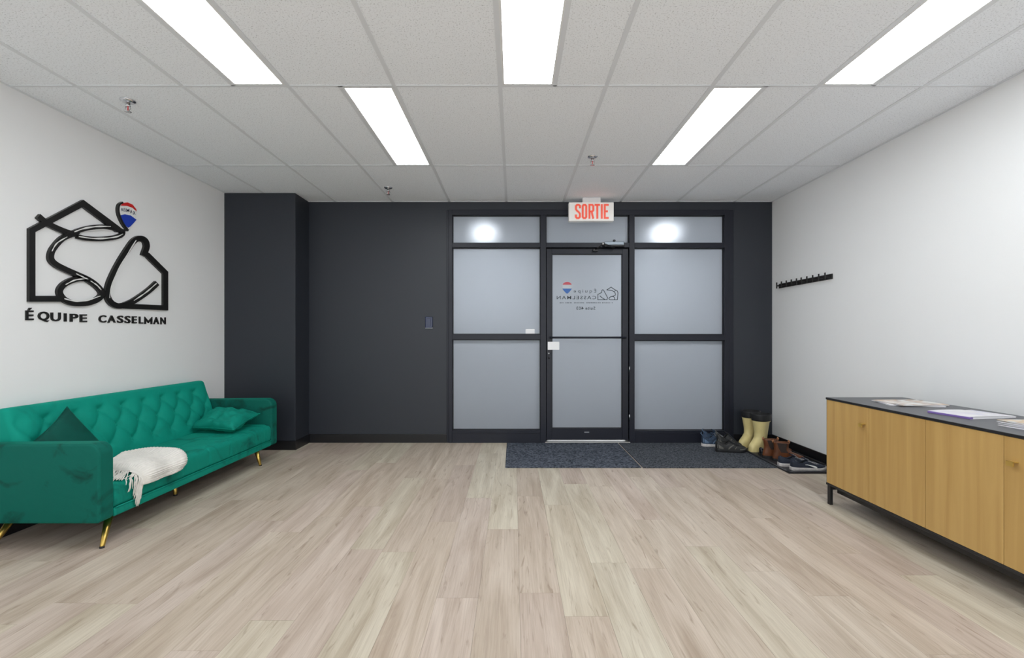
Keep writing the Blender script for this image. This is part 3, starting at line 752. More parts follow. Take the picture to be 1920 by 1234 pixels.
# ------------------------------------------------------------------ sofa
SY0, SY1 = 2.40, 4.205
AT = 0.092
sofa = empty('sofa', (-2.54, 3.30, 0), label='emerald green velvet sofa with tufted back and gold legs along the left wall', cat='sofa')
def sweep(name, prof_fn, n_prof, ys, endr, m, par):
    """closed profile loop swept along y; prof_fn(k, y) -> (x,z,nx,nz); rounded ends of radius endr"""
    V = []; Ya, Yb = ys[0], ys[-1]
    for y in ys:
        e = min(y - Ya, Yb - y); ins = endr - math.sqrt(max(0, endr * endr - (endr - e) ** 2)) if e < endr else 0
        for k in range(n_prof):
            x, z, nx, nz = prof_fn(k, y)
            V.append(Vector((x - nx * ins, y, z - nz * ins)))
    n = len(ys); fs = []
    for i in range(n - 1):
        for k in range(n_prof):
            k2 = (k + 1) % n_prof
            fs.append((i * n_prof + k, i * n_prof + k2, (i + 1) * n_prof + k2, (i + 1) * n_prof + k))
    fs += [tuple(range(n_prof)), tuple(range((n - 1) * n_prof, n * n_prof))]
    return pyd(name, V, fs, m, par, True, True)
def end_ys(a, b, r, n):
    e = [a + r * (1 - math.cos(PI / 2 * k / 5)) for k in range(5)]
    f = [b - r * (1 - math.cos(PI / 2 * k / 5)) for k in range(5)][::-1]
    return e + [a + r + (b - a - 2 * r) * k / n for k in range(n + 1)] + f
def round_profile(poly, radii, seg=6, dens=0.02):
    """rounded polygon -> list of (x,z,nx,nz), counter-clockwise, resampled"""
    n = len(poly); out = []
    for i in range(n):
        p = Vector(poly[i]); a = Vector(poly[i - 1]); c = Vector(poly[(i + 1) % n]); r = radii[i]
        da = (a - p).normalized(); dc = (c - p).normalized(); ang = da.angle(dc); off = r / math.tan(ang / 2) if r > 0 else 0
        p0 = p + da * off; p1 = p + dc * off
        if r > 0:
            ctr = p + (da + dc).normalized() * (r / math.sin(ang / 2))
            for k in range(seg + 1):
                q = p0.lerp(p1, k / seg); q = ctr + (q - ctr).normalized() * r; out.append(q)
        else: out.append(p)
    res = []
    for i in range(len(out)):
        a, b = out[i], out[(i + 1) % len(out)]; d = (b - a).length; m = max(1, int(d / dens))
        for k in range(m): res.append(a.lerp(b, k / m))
    fin = []
    for i in range(len(res)):
        t = res[(i + 1) % len(res)] - res[i - 1]; nn = Vector((t.y, -t.x)).normalized(); fin.append((res[i].x, res[i].y, nn.x, nn.y))
    return fin
# backrest: profile in (x,z), counter-clockwise seen with x right, z up
BB, BTp = Vector((-2.655, 0.30)), Vector((-2.800, 0.742))
bprof = round_profile([(-2.83, 0.30), BB[:], BTp[:], (-2.872, 0.742)], [0.02, 0.0, 0.030, 0.030], 6, 0.0105)
bd = (BTp - BB).normalized(); bn = Vector((bd.y, -bd.x)); BLEN = (BTp - BB).length
SS, RR, U0, V0 = 0.178, 0.245, 2.69, 0.372        # tuft spacing, row pair height, button column, top button row
def tuft(u, v):
    a = (u - U0) / SS + (v - V0) / RR; b = (u - U0) / SS - (v - V0) / RR
    s = (abs(math.sin(PI * a)) * abs(math.sin(PI * b))) ** 0.42
    lo = V0 - 1.0 * RR
    if v > V0:                                    # above the top row: straight pleats fading out
        s = s + (1 - s) * smoothstep(0, 0.055, v - V0)
    if v < lo: s = s + (1 - s) * smoothstep(0, 0.06, lo - v)
    da = a - round(a); db = b - round(b); d2 = (da * da + db * db) * SS * SS * 0.5
    rows = lo - 0.02 < v < V0 + 0.02
    pit = math.exp(-d2 / (0.020 ** 2)) if rows else 0
    return -0.026 * (1 - s) - 0.012 * pit
def back_fn(k, y):
    x, z, nx, nz = bprof[k]
    q = Vector((x, z)) - BB; v = q.dot(bd); dist = q.dot(bn)
    if abs(dist) < 0.004 and 0.0 < v < BLEN:
        edge = smoothstep(0, 0.07, min(y - BY0, BY1 - y))
        h = tuft(y, v) * edge * smoothstep(BLEN, BLEN - 0.05, v)
        h += 0.018 * math.sin(PI * min(1, v / BLEN)) * edge
        x += bn.x * h; z += bn.y * h
    return x, z, nx, nz
BY0, BY1 = SY0 + AT + 0.004, SY1 - AT - 0.004
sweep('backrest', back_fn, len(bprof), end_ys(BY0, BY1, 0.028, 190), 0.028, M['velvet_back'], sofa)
bm = bmesh.new(); bmesh.ops.create_uvsphere(bm, u_segments=10, v_segments=6, radius=0.009)
for v in bm.verts: v.co.x *= 0.45
btn = bpy.data.meshes.new('button'); bm.to_mesh(btn); bm.free(); btn.materials.append(M['velvet_back'])
for p in btn.polygons: p.use_smooth = True
for row in range(3):
    v = V0 - row * RR / 2
    y = U0 - (SS / 2 if row % 2 else 0) - SS
    while y < BY1 - 0.05:
        if y > BY0 + 0.05:
            h = -0.026 - 0.010 + 0.018 * math.sin(PI * v / BLEN)
            q = BB + bd * v + bn * (h + 0.002)
            o = bpy.data.objects.new('button', btn); COL.objects.link(o); o.parent = sofa
            o.location = Vector((q.x, y, q.y)) - Vector(sofa.location); o.rotation_euler = (0, -math.atan2(bn.y, bn.x), 0)
        y += SS
# seat cushion
sprof = round_profile([(-2.80, 0.198), (-2.200, 0.198), (-2.200, 0.343), (-2.80, 0.338)], [0.0, 0.018, 0.045, 0.02], 7, 0.011)
def crease(t, period): return math.exp(-((abs((t / period) % 1.0 - 0.5) * period) / 0.012) ** 2)
def seat_fn(k, y):
    x, z, nx, nz = sprof[k]
    if nz > 0.4 and x > -2.66:
        h = -0.009 * max(crease(y - 2.42, 0.245), crease(x + 2.55, 0.21) * 0.8) + 0.004 * math.sin(y * 9) * math.sin(x * 14)
        z += h
    elif nx > 0.5:
        x += -0.004 * crease(y - 2.42, 0.245) + 0.003 * math.sin(PI * (z - 0.2) / 0.14)
    return x, z, nx, nz
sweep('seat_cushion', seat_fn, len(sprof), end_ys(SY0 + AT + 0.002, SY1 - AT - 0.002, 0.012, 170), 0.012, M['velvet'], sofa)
box('base_rail', -2.80, -2.196, SY0 + AT + 0.002, SY1 - AT - 0.002, 0.150, 0.197, M['velvet'], sofa, bevel=0.010, seg=3)
tube('piping', [(-2.197, SY0 + AT + 0.01, 0.198), (-2.197, SY1 - AT - 0.01, 0.198)], 0.0045, M['velvet'], sofa, 8)
# arms: rounded panel with a boxing edge
def arm(y0, y1, out):
    pf = round_profile([(-2.865, 0.150), (-2.194, 0.150), (-2.194, 0.572), (-2.865, 0.566)], [0.03, 0.018, 0.062, 0.05], 8, 0.03)
    ys = [y0 + 0.014 * (1 - math.cos(PI / 2 * k / 4)) for k in range(5)] + [y1 - 0.014 * (1 - math.cos(PI / 2 * k / 4)) for k in range(4, -1, -1)]
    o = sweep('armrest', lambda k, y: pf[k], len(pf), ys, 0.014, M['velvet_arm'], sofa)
    yy = y0 + 0.010 if out < 0 else y1 - 0.010
    pts = [(x - nx * 0.003, yy, z - nz * 0.003) for x, z, nx, nz in pf]
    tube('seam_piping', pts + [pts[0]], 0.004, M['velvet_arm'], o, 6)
    o.children[0].location = (0, 0, 0)
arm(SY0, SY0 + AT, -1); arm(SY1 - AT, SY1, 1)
def leg(top, foot, r0=0.021, r1=0.0105):
    top, foot = Vector(top), Vector(foot)
    o = tube('leg', [top, top.lerp(foot, 0.94), foot], [r0, r1 + 0.0008, r1], M['gold'], sofa, 16)
    tube('foot_cap', [foot + Vector((0, 0, 0.006)), Vector((foot.x, foot.y, 0.0))], r1 + 0.001, M['black_rubber'], o, 12)
    o.children[0].location = (0, 0, 0)
leg((-2.258, 2.535, 0.155), (-2.222, 2.447, 0.004)); leg((-2.252, 3.965, 0.155), (-2.232, 3.995, 0.004))
leg((-2.78, 2.535, 0.155), (-2.82, 2.447, 0.004)); leg((-2.78, 3.965, 0.155), (-2.82, 3.995, 0.004))
leg((-2.43, 3.25, 0.155), (-2.425, 3.25, 0.004), 0.014, 0.011); leg((-2.70, 3.25, 0.155), (-2.70, 3.25, 0.004), 0.014, 0.011)
box('under_frame', -2.80, -2.24, SY0 + 0.12, SY1 - 0.12, 0.138, 0.1505, M['black_metal'], sofa)

# ------------------------------------------------------------------ cushions
def cushion(name, c, thick, m, lab, wr, seed, sag=0.0):
    c = [Vector(p) for p in c]; n = (c[1] - c[0]).cross(c[3] - c[0]).normalized(); ctr = sum(c, Vector()) / 4
    root = empty(name, ctr, label=lab, cat='cushion')
    n_ = 34; V = []; fs = []
    def pt(u, v, s):
        e = 4 * u * (1 - u); g = 4 * v * (1 - v)
        uu = 0.5 + (u - 0.5) * (1 - 0.085 * (1 - (2 * v - 1) ** 2)); vv = 0.5 + (v - 0.5) * (1 - 0.085 * (1 - (2 * u - 1) ** 2))
        p = c[0] * (1 - uu) * (1 - vv) + c[1] * uu * (1 - vv) + c[2] * uu * vv + c[3] * (1 - uu) * vv
        t = thick / 2 * (e * g) ** 0.38
        q = Vector((u * 3.2 + seed, v * 3.2, seed * 2 + s))
        f = noise.noise(q) + 0.6 * noise.noise(q * 2.3)
        ridge = 1 - abs(noise.noise(Vector((u * 2.4 + v * 1.2 + seed * 3, v * 5.0, seed)))) * 3
        t *= 1 + wr * f + wr * 0.5 * max(0, ridge) * s
        return p + n * (t * s)
    for s in (1, -1):
        b = len(V)
        for i in range(n_):
            for j in range(n_): V.append(pt(i / (n_ - 1), j / (n_ - 1), s))
        fs += grid_faces(n_, n_, b)
    me = bpy.data.meshes.new('cover'); me.from_pydata([tuple(v - ctr) for v in V], [], fs)
    bm = bmesh.new(); bm.from_mesh(me); bmesh.ops.remove_doubles(bm, verts=bm.verts, dist=0.0006); bmesh.ops.recalc_face_normals(bm, faces=bm.faces); bm.to_mesh(me); bm.free()
    link('cover', me, m, root, False, True)
    pts = []
    for (u0, v0, u1, v1) in ((0, 0, 1, 0), (1, 0, 1, 1), (1, 1, 0, 1), (0, 1, 0, 0)):
        for k in range(10): pts.append(pt(u0 + (u1 - u0) * k / 10, v0 + (v1 - v0) * k / 10, 0) - ctr)
    tube('edge_piping', pts + [pts[0]], 0.0035, m, root, 6, world=False)
    return root
cushion('throw_cushion', [(-2.56, 2.59, 0.350), (-2.615, 2.885, 0.455), (-2.715, 2.755, 0.715), (-2.66, 2.505, 0.555)], 0.085, M['velvet_dark'], 'shaded green velvet cushion standing on its corner behind the near sofa arm', 0.12, 2.0)
cushion('throw_cushion', [(-2.655, 3.735, 0.385), (-2.262, 3.665, 0.385), (-2.270, 4.055, 0.450), (-2.645, 4.050, 0.505)], 0.125, M['velvet'], 'rumpled emerald velvet cushion lying on the seat by the far sofa arm', 0.62, 5.3)

# ------------------------------------------------------------------ knitted throw
th = empty('throw_blanket', (-2.35, 2.8, 0.345), label='cream knitted throw with fringe draped over the sofa seat front', cat='blanket')
path = catmull([(-2.525, 0.350), (-2.47, 0.351), (-2.39, 0.352), (-2.29, 0.351), (-2.232, 0.346), (-2.197, 0.322), (-2.190, 0.295), (-2.190, 0.268)], 22)
ns, ntt = len(path), 70
def bl_y(s, t):
    yn = interp([(0, 2.63), (0.45, 2.64), (0.7, 2.65), (1, 2.665)], s); yf = interp([(0, 2.90), (0.2, 3.00), (0.45, 3.04), (0.7, 3.03), (0.85, 3.00), (1, 2.93)], s)
    return yn + (yf - yn) * t
V = []
for side in (1, -1):
    for i in range(ns):
        s = i / (ns - 1); tg = path[min(i + 1, ns - 1)] - path[max(i - 1, 0)]; tg.normalize(); nn = Vector((-tg.y, tg.x)); nn = nn if nn.y > -0.2 else -nn
        if nn.x < 0 and abs(nn.y) < 0.5: nn = -nn
        for j in range(ntt):
            t = j / (ntt - 1); y = bl_y(s, t)
            eg = min(1, 14 * t * (1 - t)) * min(1, 14 * s * (1 - s) + 0.1)
            h = 0.004
            if side > 0:
                fold = 0.024 * math.exp(-((t - 0.86 + 0.25 * (s - 0.5)) / 0.16) ** 2) + 0.016 * math.exp(-((t - 0.22) / 0.2) ** 2)
                h = 0.004 + eg ** 0.5 * (0.030 + fold * (1 - 0.6 * smoothstep(0.7, 1, s)) + 0.006 * noise.noise(Vector((s * 5, t * 5, 1)))) + 0.0022 * math.sin(i * PI * 0.5) * eg
            V.append(Vector((path[i].x + nn.x * h, y, path[i].y + nn.y * h)))
fs = grid_faces(ns, ntt, 0) + [f[::-1] for f in grid_faces(ns, ntt, ns * ntt)]
b = ns * ntt
ring = [i * ntt for i in range(ns)] + [(ns - 1) * ntt + j for j in range(1, ntt)] + [i * ntt + ntt - 1 for i in range(ns - 2, -1, -1)] + [j for j in range(ntt - 2, 0, -1)]
for k in range(len(ring)):
    p, q = ring[k], ring[(k + 1) % len(ring)]; fs.append((p, q, q + b, p + b))
pyd('knit', V, fs, M['knit'], th, True, True)
rf = random.Random(5); st = []
for k in range(95):
    s = 0.35 + 0.65 * (k + rf.random()) / 95
    i = min(ns - 1, int(s * (ns - 1))); p = Vector((path[i].x, bl_y(s, 0), path[i].y + 0.012))
    if path[i].x > -2.235: p = Vector((path[i].x + 0.010, bl_y(s, 0), path[i].y))
    pts = [p]; d = Vector((0.2 + 0.5 * rf.random(), -1, 0)).normalized(); L_ = 0.09 + 0.06 * rf.random(); x, y, z = p
    on_seat = x < -2.215
    for q in range(7):
        stp = L_ / 7
        if x < -2.196:
            x += d.x * stp + (rf.random() - 0.5) * 0.012; y += d.y * stp; z = max(0.350 - smoothstep(-2.25, -2.195, x) * 0.02, z - 0.006) + rf.random() * 0.003
        else:
            x = max(x, -2.183 + 0.003 * rf.random()); z -= stp * 0.85; y += -stp * 0.25 + (rf.random() - 0.5) * 0.010
        y = max(y, 2.505)
        pts.append(Vector((x, y, z)))
    st.append((pts, [0.0028] * 7 + [0.0014]))
fr = tubes('fringe', st, M['fringe'], th, 5); tag(fr, kind='stuff')

# ------------------------------------------------------------------ sideboard
CX0, CX1, CY0, CY1, CZ0, CZ1 = 2.140, 2.660, 1.598, 3.100, 0.131, 0.726
sb = empty('sideboard', ((CX0 + CX1) / 2, (CY0 + CY1) / 2, 0), label='low oak fronted sideboard with dark grey top and black legs by the right wall', cat='sideboard')
box('top_panel', CX0 - 0.004, CX1, CY0, CY1, CZ1 - 0.012, CZ1, M['top_grey'], sb, bevel=0.0015, seg=1)
box('top_edge', CX0 - 0.006, CX0 - 0.004, CY0, CY1, CZ1 - 0.0135, CZ1 - 0.0008, M['black_lacquer'], sb)
box('bottom_panel', CX0 - 0.004, CX1, CY0, CY1, CZ0, CZ0 + 0.014, M['black_lacquer'], sb, bevel=0.001, seg=1)
box('side_panel', CX0, CX1, CY1 - 0.012, CY1, CZ0 + 0.014, CZ1 - 0.012, M['black_lacquer'], sb)
box('side_panel', CX0, CX1, CY0, CY0 + 0.012, CZ0 + 0.014, CZ1 - 0.012, M['black_lacquer'], sb)
box('back_panel', CX1 - 0.012, CX1, CY0 + 0.012, CY1 - 0.012, CZ0 + 0.014, CZ1 - 0.012, M['black_lacquer'], sb)
box('carcass', CX0 + 0.022, CX0 + 0.026, CY0 + 0.012, CY1 - 0.012, CZ0 + 0.014, CZ1 - 0.012, M['black_lacquer'], sb)
ed = [CY1 - 0.005, 2.727, 2.353, 1.977, CY0 + 0.005]
for i in range(4):
    gap = (0.0006, 0.0012, 0.0012, 0.001, 0.001)
    d = box('door', CX0 - 0.003, CX0 + 0.017, ed[i + 1] + gap[i + 1], ed[i] - gap[i], CZ0 + 0.016, CZ1 - 0.0155, M['oak'], sb, bevel=0.0008, seg=1)
    if i in (0, 3):
        yy = ed[1] + 0.040 if i == 0 else ed[3] - 0.045
        bm = bmesh.new(); bm_box(bm, CX0 - 0.026, CX0 - 0.003, yy - 0.014, yy + 0.014, 0.606, 0.610); bm_box(bm, CX0 - 0.028, CX0 - 0.023, yy - 0.014, yy + 0.014, 0.590, 0.610)
        me = bpy.data.meshes.new('handle'); bm.to_mesh(me); bm.free()
        hnd = link('handle', me, M['brass_tab'], d); hnd['label'] = 'small brass tab handle'
def sleg(x, y): return box('leg', x - 0.010, x + 0.010, y - 0.014, y + 0.014, 0, CZ0 - 0.0, M['black_metal'], sb, bevel=0.002, seg=1)
for x in (CX0 + 0.012, CX1 - 0.03):
    for y in (CY1 - 0.018, CY0 + 0.018): sleg(x, y)
for y in (CY1 - 0.018, CY0 + 0.018):
    box('cross_rail', CX0 + 0.022, CX1 - 0.04, y - 0.010, y + 0.010, CZ0 - 0.028, CZ0, M['black_metal'], sb)
for x in (CX0 + 0.06, CX1 - 0.03):
    box('long_rail', x - 0.010, x + 0.010, CY0 + 0.032, CY1 - 0.032, CZ0 - 0.048, CZ0, M['black_metal'], sb)

# ------------------------------------------------------------------ magazines on the sideboard
def magazine(cx, cy, z, w_, l_, th_, rz, cov, lab, grp, lift=0.0, spine=None):
    """w_ along local x, l_ along local y, spine on the -x side"""
    t = empty('magazine', (cx, cy, z), rz, lab, 'magazine', grp)
    nx_, ny_ = 14, 6
    def slab(x0, x1, y0, y1, z0f, z1f):
        V = []
        for f in (z1f, z0f):
            for i in range(nx_):
                for j in range(ny_):
                    u = i / (nx_ - 1); v = j / (ny_ - 1); V.append(Vector((x0 + (x1 - x0) * u, y0 + (y1 - y0) * v, f(u, v))))
        b = nx_ * ny_; fs = grid_faces(nx_, ny_, 0) + [q[::-1] for q in grid_faces(nx_, ny_, b)]
        ring = [i * ny_ for i in range(nx_)] + [(nx_ - 1) * ny_ + j for j in range(1, ny_)] + [i * ny_ + ny_ - 1 for i in range(nx_ - 2, -1, -1)] + [j for j in range(ny_ - 2, 0, -1)]
        for k in range(len(ring)): p, q = ring[k], ring[(k + 1) % len(ring)]; fs.append((p, q, q + b, p + b))
        return V, fs
    top = lambda u, v: th_ * (0.45 + 0.55 * math.sin(PI * min(1, 0.15 + u * 1.0)) ** 0.5 if u < 0.9 else 0.45 + 0.4 * (1 - u)) + lift * max(0, u - 0.4) ** 2 * 2.5
    low = lambda u, v: lift * max(0, u - 0.4) ** 2 * 1.2
    V, fs = slab(-w_ / 2 + 0.001, w_ / 2 - 0.003, -l_ / 2 + 0.002, l_ / 2 - 0.002, lambda u, v: low(u, v) + 0.0005, lambda u, v: top(u, v) - 0.0008)
    pyd('pages', V, fs, M['paper'], t, False)
    V, fs = slab(-w_ / 2, w_ / 2, -l_ / 2, l_ / 2, lambda u, v: top(u, v) - 0.0008, top)
    pyd('cover', V, fs, cov, t, False)
    V, fs = slab(-w_ / 2, w_ / 2, -l_ / 2, l_ / 2, low, lambda u, v: low(u, v) + 0.0005)
    pyd('back_cover', V, fs, cov, t, False)
    if spine: box('spine', -w_ / 2 - 0.0015, -w_ / 2 + 0.018, -l_ / 2, l_ / 2, 0.0, th_ * 0.75, spine, t, bevel=0.002, seg=2, world=False)
    return t
G1 = 'magazines on the sideboard'
magazine(2.43, 2.80, CZ1, 0.215, 0.285, 0.006, math.radians(75), M['cover_b'], 'white magazine under the tan covered one at the far end of the sideboard', G1)
magazine(2.435, 2.785, CZ1 + 0.0065, 0.215, 0.285, 0.006, math.radians(92), M['cover_a'], 'magazine with tan cover picture, farthest along the sideboard top', G1, 0.004)
magazine(2.415, 2.395, CZ1, 0.280, 0.205, 0.014, math.radians(8), M['cover_b'], 'white magazine with a purple spine in the middle of the sideboard top', G1, 0.003, M['purple'])
for k in range(4):
    lab = ['bottom magazine of the thick stack nearest the right edge', 'second lowest magazine of the thick stack nearest the right edge', 'second highest magazine of the thick stack nearest the right edge', 'orange covered magazine topping the stack nearest the right edge'][k]
    magazine(2.42 + 0.004 * (k % 2), 2.03, CZ1 + 0.0072 * k, 0.215, 0.29, 0.0068, math.radians(96 - 2.5 * k), M['cover_c'] if k == 3 else M['cover_b'], lab, G1, 0.0)

# ------------------------------------------------------------------ door mats and boot tray
m1 = box('door_mat', -0.072, 1.108, 3.925, 4.822, 0.0, 0.009, M['mat_blue'], bevel=0.003, seg=1); tag(m1, 'blue charcoal door mat in front of the glass door, the left one', 'door mat', 'door mats')
m2 = box('door_mat', 1.120, 2.284, 3.922, 4.822, 0.0, 0.009, M['mat_grey'], bevel=0.003, seg=1); tag(m2, 'charcoal door mat beside the boot tray, the right one', 'door mat', 'door mats')
TX0, TX1, TY0, TY1 = 2.288, 2.745, 3.765, 4.835
tr = empty('boot_tray', ((TX0 + TX1) / 2, (TY0 + TY1) / 2, 0), label='black rubber boot tray on the floor along the right wall', cat='boot tray')
box('base', TX0, TX1, TY0, TY1, 0.0, 0.005, M['tray'], tr)
R_ = 0.05
cs = [(TX0 + R_, TY0 + R_, PI), (TX1 - R_, TY0 + R_, 1.5 * PI), (TX1 - R_, TY1 - R_, 0), (TX0 + R_, TY1 - R_, PI / 2)]
rim = [(TX0 + 0.006, TY0 + 0.04, 0.012), (TX0 + 0.03, TY0 + 0.010, 0.012), (TX1 - 0.03, TY0 + 0.006, 0.012), (TX1 - 0.006, TY0 + 0.03, 0.012), (TX1 - 0.006, TY1 - 0.03, 0.012), (TX1 - 0.03, TY1 - 0.006, 0.012), (TX0 + 0.03, TY1 - 0.006, 0.012), (TX0 + 0.006, TY1 - 0.03, 0.012), (TX0 + 0.006, TY0 + 0.04, 0.012)]
tube('rim', rim, 0.0095, M['tray'], tr, 8)
TZ = 0.0055

# ------------------------------------------------------------------ shoes
WT = [(0, 0.30), (0.015, 0.46), (0.05, 0.64), (0.12, 0.76), (0.25, 0.78), (0.40, 0.80), (0.55, 0.90), (0.70, 1.0), (0.80, 0.98), (0.90, 0.80), (0.96, 0.55), (0.99, 0.30), (1, 0.12)]
def sneaker(name, heel, toe, z, W_, hc, upper, sole, lab, grp, lace, cat='shoe', sole_h=0.026, overlay=None, toe_h=0.055, swoosh=None, loop=False, open_r=0.19, laces=True):
    heel, toe = Vector((*heel, z)), Vector((*toe, z)); L_ = (toe - heel).length; rz = math.atan2(toe.y - heel.y, toe.x - heel.x)
    t = empty(name, heel, rz, lab, cat, grp)
    HT = [(0, hc * 0.98), (0.06, hc), (0.16, hc * 0.90), (0.30, hc * 0.84), (0.42, hc * 0.98), (0.52, hc * 0.88), (0.64, hc * 0.68), (0.76, max(toe_h * 1.12, hc * 0.52)), (0.88, toe_h), (0.95, toe_h * 0.84), (1, toe_h * 0.45)]
    hw = lambda u: W_ / 2 * interp(WT, u)
    spring = lambda u: 0.010 * smoothstep(0.75, 1, u)
    def surf(u, a, grow=0.0):
        s, c = math.sin(a * PI / 2), math.cos(a * PI / 2)
        h = interp(HT, u); zb = sole_h * 0.7 + spring(u)
        lean = 1 - 0.22 * (max(0, c) ** 0.6)
        return Vector((u * L_ - (0.008 if u < 0.03 else 0) * 0, hw(u) * (abs(s) ** 0.85) * (1 if s >= 0 else -1) * 1.0 + 0, zb + (h - zb) * max(0, c) ** 0.62 + grow))
    nu, na = 44, 27; V, mi = [], []
    for i in range(nu):
        u = i / (nu - 1)
        for j in range(na):
            a = -1 + 2 * j / (na - 1); p = surf(u, a)
            y0 = hw(u); e = ((u - 0.24) / open_r) ** 2 + (p.y / max(0.001, 0.66 * y0)) ** 2
            if e < 1: p.z = sole_h + 0.006 + 0.010 * e; mi.append(1)
            else: mi.append(0)
            V.append(p)
    fs = grid_faces(nu, na) + [tuple(range(na)), tuple(range((nu - 1) * na, nu * na))]
    o = pyd('upper', V, fs, [upper, M['lining']], t, False, True)
    for p in o.data.polygons:
        if any(mi[v] for v in p.vertices): p.material_index = 1
    # sole
    V = []; ou = [i / 29 for i in range(30)]
    for zz, g in ((0.0, 0.97), (0.006, 1.03), (sole_h * 0.6, 1.07), (sole_h, 1.05)):
        for sgn in (1, -1):
            for u in (ou if sgn > 0 else ou[::-1]): V.append(Vector((u * L_ * 1.012 - 0.004, sgn * hw(u) * g + sgn * 0.001, zz * (1.0 + 0.12 * (1 - u)) + spring(u))))
    n = 60; fs = [tuple(range(n))[::-1], tuple(range(3 * n, 4 * n))]
    for k in range(3):
        for i in range(n): j = (i + 1) % n; fs.append((k * n + i, k * n + j, (k + 1) * n + j, (k + 1) * n + i))
    pyd('sole', V, fs, sole, t, False)
    # tongue
    u0, u1 = 0.40, 0.60; V = []
    for side in (0.004, -0.002):
        for i in range(6):
            u = u1 + (u0 - u1) * i / 5; h = interp(HT, u)
            for j in range(5):
                q = (j - 2) / 2; V.append(Vector((u * L_ - 0.02 * (i / 5) ** 2, q * hw(u) * 0.42, h + 0.004 + 0.022 * (i / 5) ** 2 - 0.006 * q * q + side)))
    fs = grid_faces(6, 5) + [f[::-1] for f in grid_faces(6, 5, 30)]
    ring = [i * 5 for i in range(6)] + [25 + j for j in range(1, 5)] + [i * 5 + 4 for i in range(4, -1, -1)] + [j for j in range(3, 0, -1)]
    for k in range(len(ring)): p, q = ring[k], ring[(k + 1) % len(ring)]; fs.append((p, q, q + 30, p + 30))
    pyd('tongue', V, fs, upper, t, False, True)
    if laces:
        st = []
        for k in range(5):
            u = 0.47 + 0.058 * k
            for sg in (1, -1):
                st.append(([surf(u + 0.02 * sg * (q - 3) / 3, (q - 3) / 3 * 0.42) + Vector((0, 0, 0.006)) for q in range(7)], 0.0024))
        for sg in (1, -1):
            st.append(([surf(0.47, 0) + Vector((0, 0, 0.008)), surf(0.45, 0.2 * sg) + Vector((0, 0, 0.020)), surf(0.48, 0.42 * sg) + Vector((0, 0, 0.012)), surf(0.5, 0.2 * sg) + Vector((0, 0, 0.008)), surf(0.47, 0) + Vector((0, 0, 0.008))], 0.0022))
        tubes('laces', st, lace, t, 5, False)
    def skin(u, v, sg, g=0.0015):
        """point on the side wall: u along, v 0..1 up the side"""
        p = surf(u, sg * (1 - v * 0.62)); return p + Vector((0, sg * g, g * 0.7))
    if swoosh:
        sh = [(0.40, 0.10, 0.12), (0.46, 0.03, 0.16), (0.54, 0.03, 0.22), (0.62, 0.08, 0.25), (0.70, 0.18, 0.32), (0.78, 0.34, 0.42), (0.86, 0.52, 0.56)]
        sh = [(0.34, 0.44, 0.52), (0.40, 0.36, 0.46), (0.46, 0.28, 0.42), (0.52, 0.20, 0.40), (0.57, 0.12, 0.42), (0.61, 0.08, 0.44), (0.64, 0.10, 0.36), (0.655, 0.18, 0.26)]
        for sg in (-1, 1):
            V = []
            for u, a, b in sh: V += [skin(u, a, sg, 0.0028), skin(u, (a + b) / 2, sg, 0.0028), skin(u, b, sg, 0.0028)]
            pyd('side_mark', V, grid_faces(len(sh), 3), swoosh, t, False)
    if overlay:
        for sg in (-1, 1):
            for strip in ([(0.02, 0.10, 0.55), (0.10, 0.08, 0.40), (0.20, 0.06, 0.20)], [(0.36, 0.02, 0.16), (0.44, 0.20, 0.38), (0.50, 0.44, 0.62), (0.54, 0.66, 0.82)], [(0.56, 0.04, 0.16), (0.60, 0.24, 0.40), (0.63, 0.50, 0.66)], [(0.72, 0.02, 0.22), (0.82, 0.02, 0.26), (0.90, 0.02, 0.34), (0.97, 0.02, 0.5)]):
                V = []
                for u, a, b in strip: V += [skin(u, a, sg, 0.0022), skin(u, (a + b) / 2, sg, 0.0022), skin(u, b, sg, 0.0022)]
                pyd('side_overlay', V, grid_faces(len(strip), 3), overlay, t, False)
    # padded collar
    pts = []
    for k in range(20):
        th_ = 2 * PI * k / 20; u = 0.24 + open_r * math.cos(th_); y = 0.70 * hw(u) * math.sin(th_)
        s = min(0.98, abs(y) / hw(u)) ** (1 / 0.85); a = math.asin(s) / (PI / 2); pts.append(surf(max(u, 0.01), a if y >= 0 else -a) + Vector((0, 0, -0.002)))
    tube('collar', pts + [pts[0]], 0.0058, upper, t, 8, False)
    if loop:
        tube('heel_loop', [(0.012, -0.008, hc * 0.85), (-0.012, -0.008, hc + 0.012), (-0.004, 0, hc + 0.024), (-0.012, 0.008, hc + 0.012), (0.012, 0.008, hc * 0.85)], 0.0045, overlay or upper, t, 6, False)
    return t

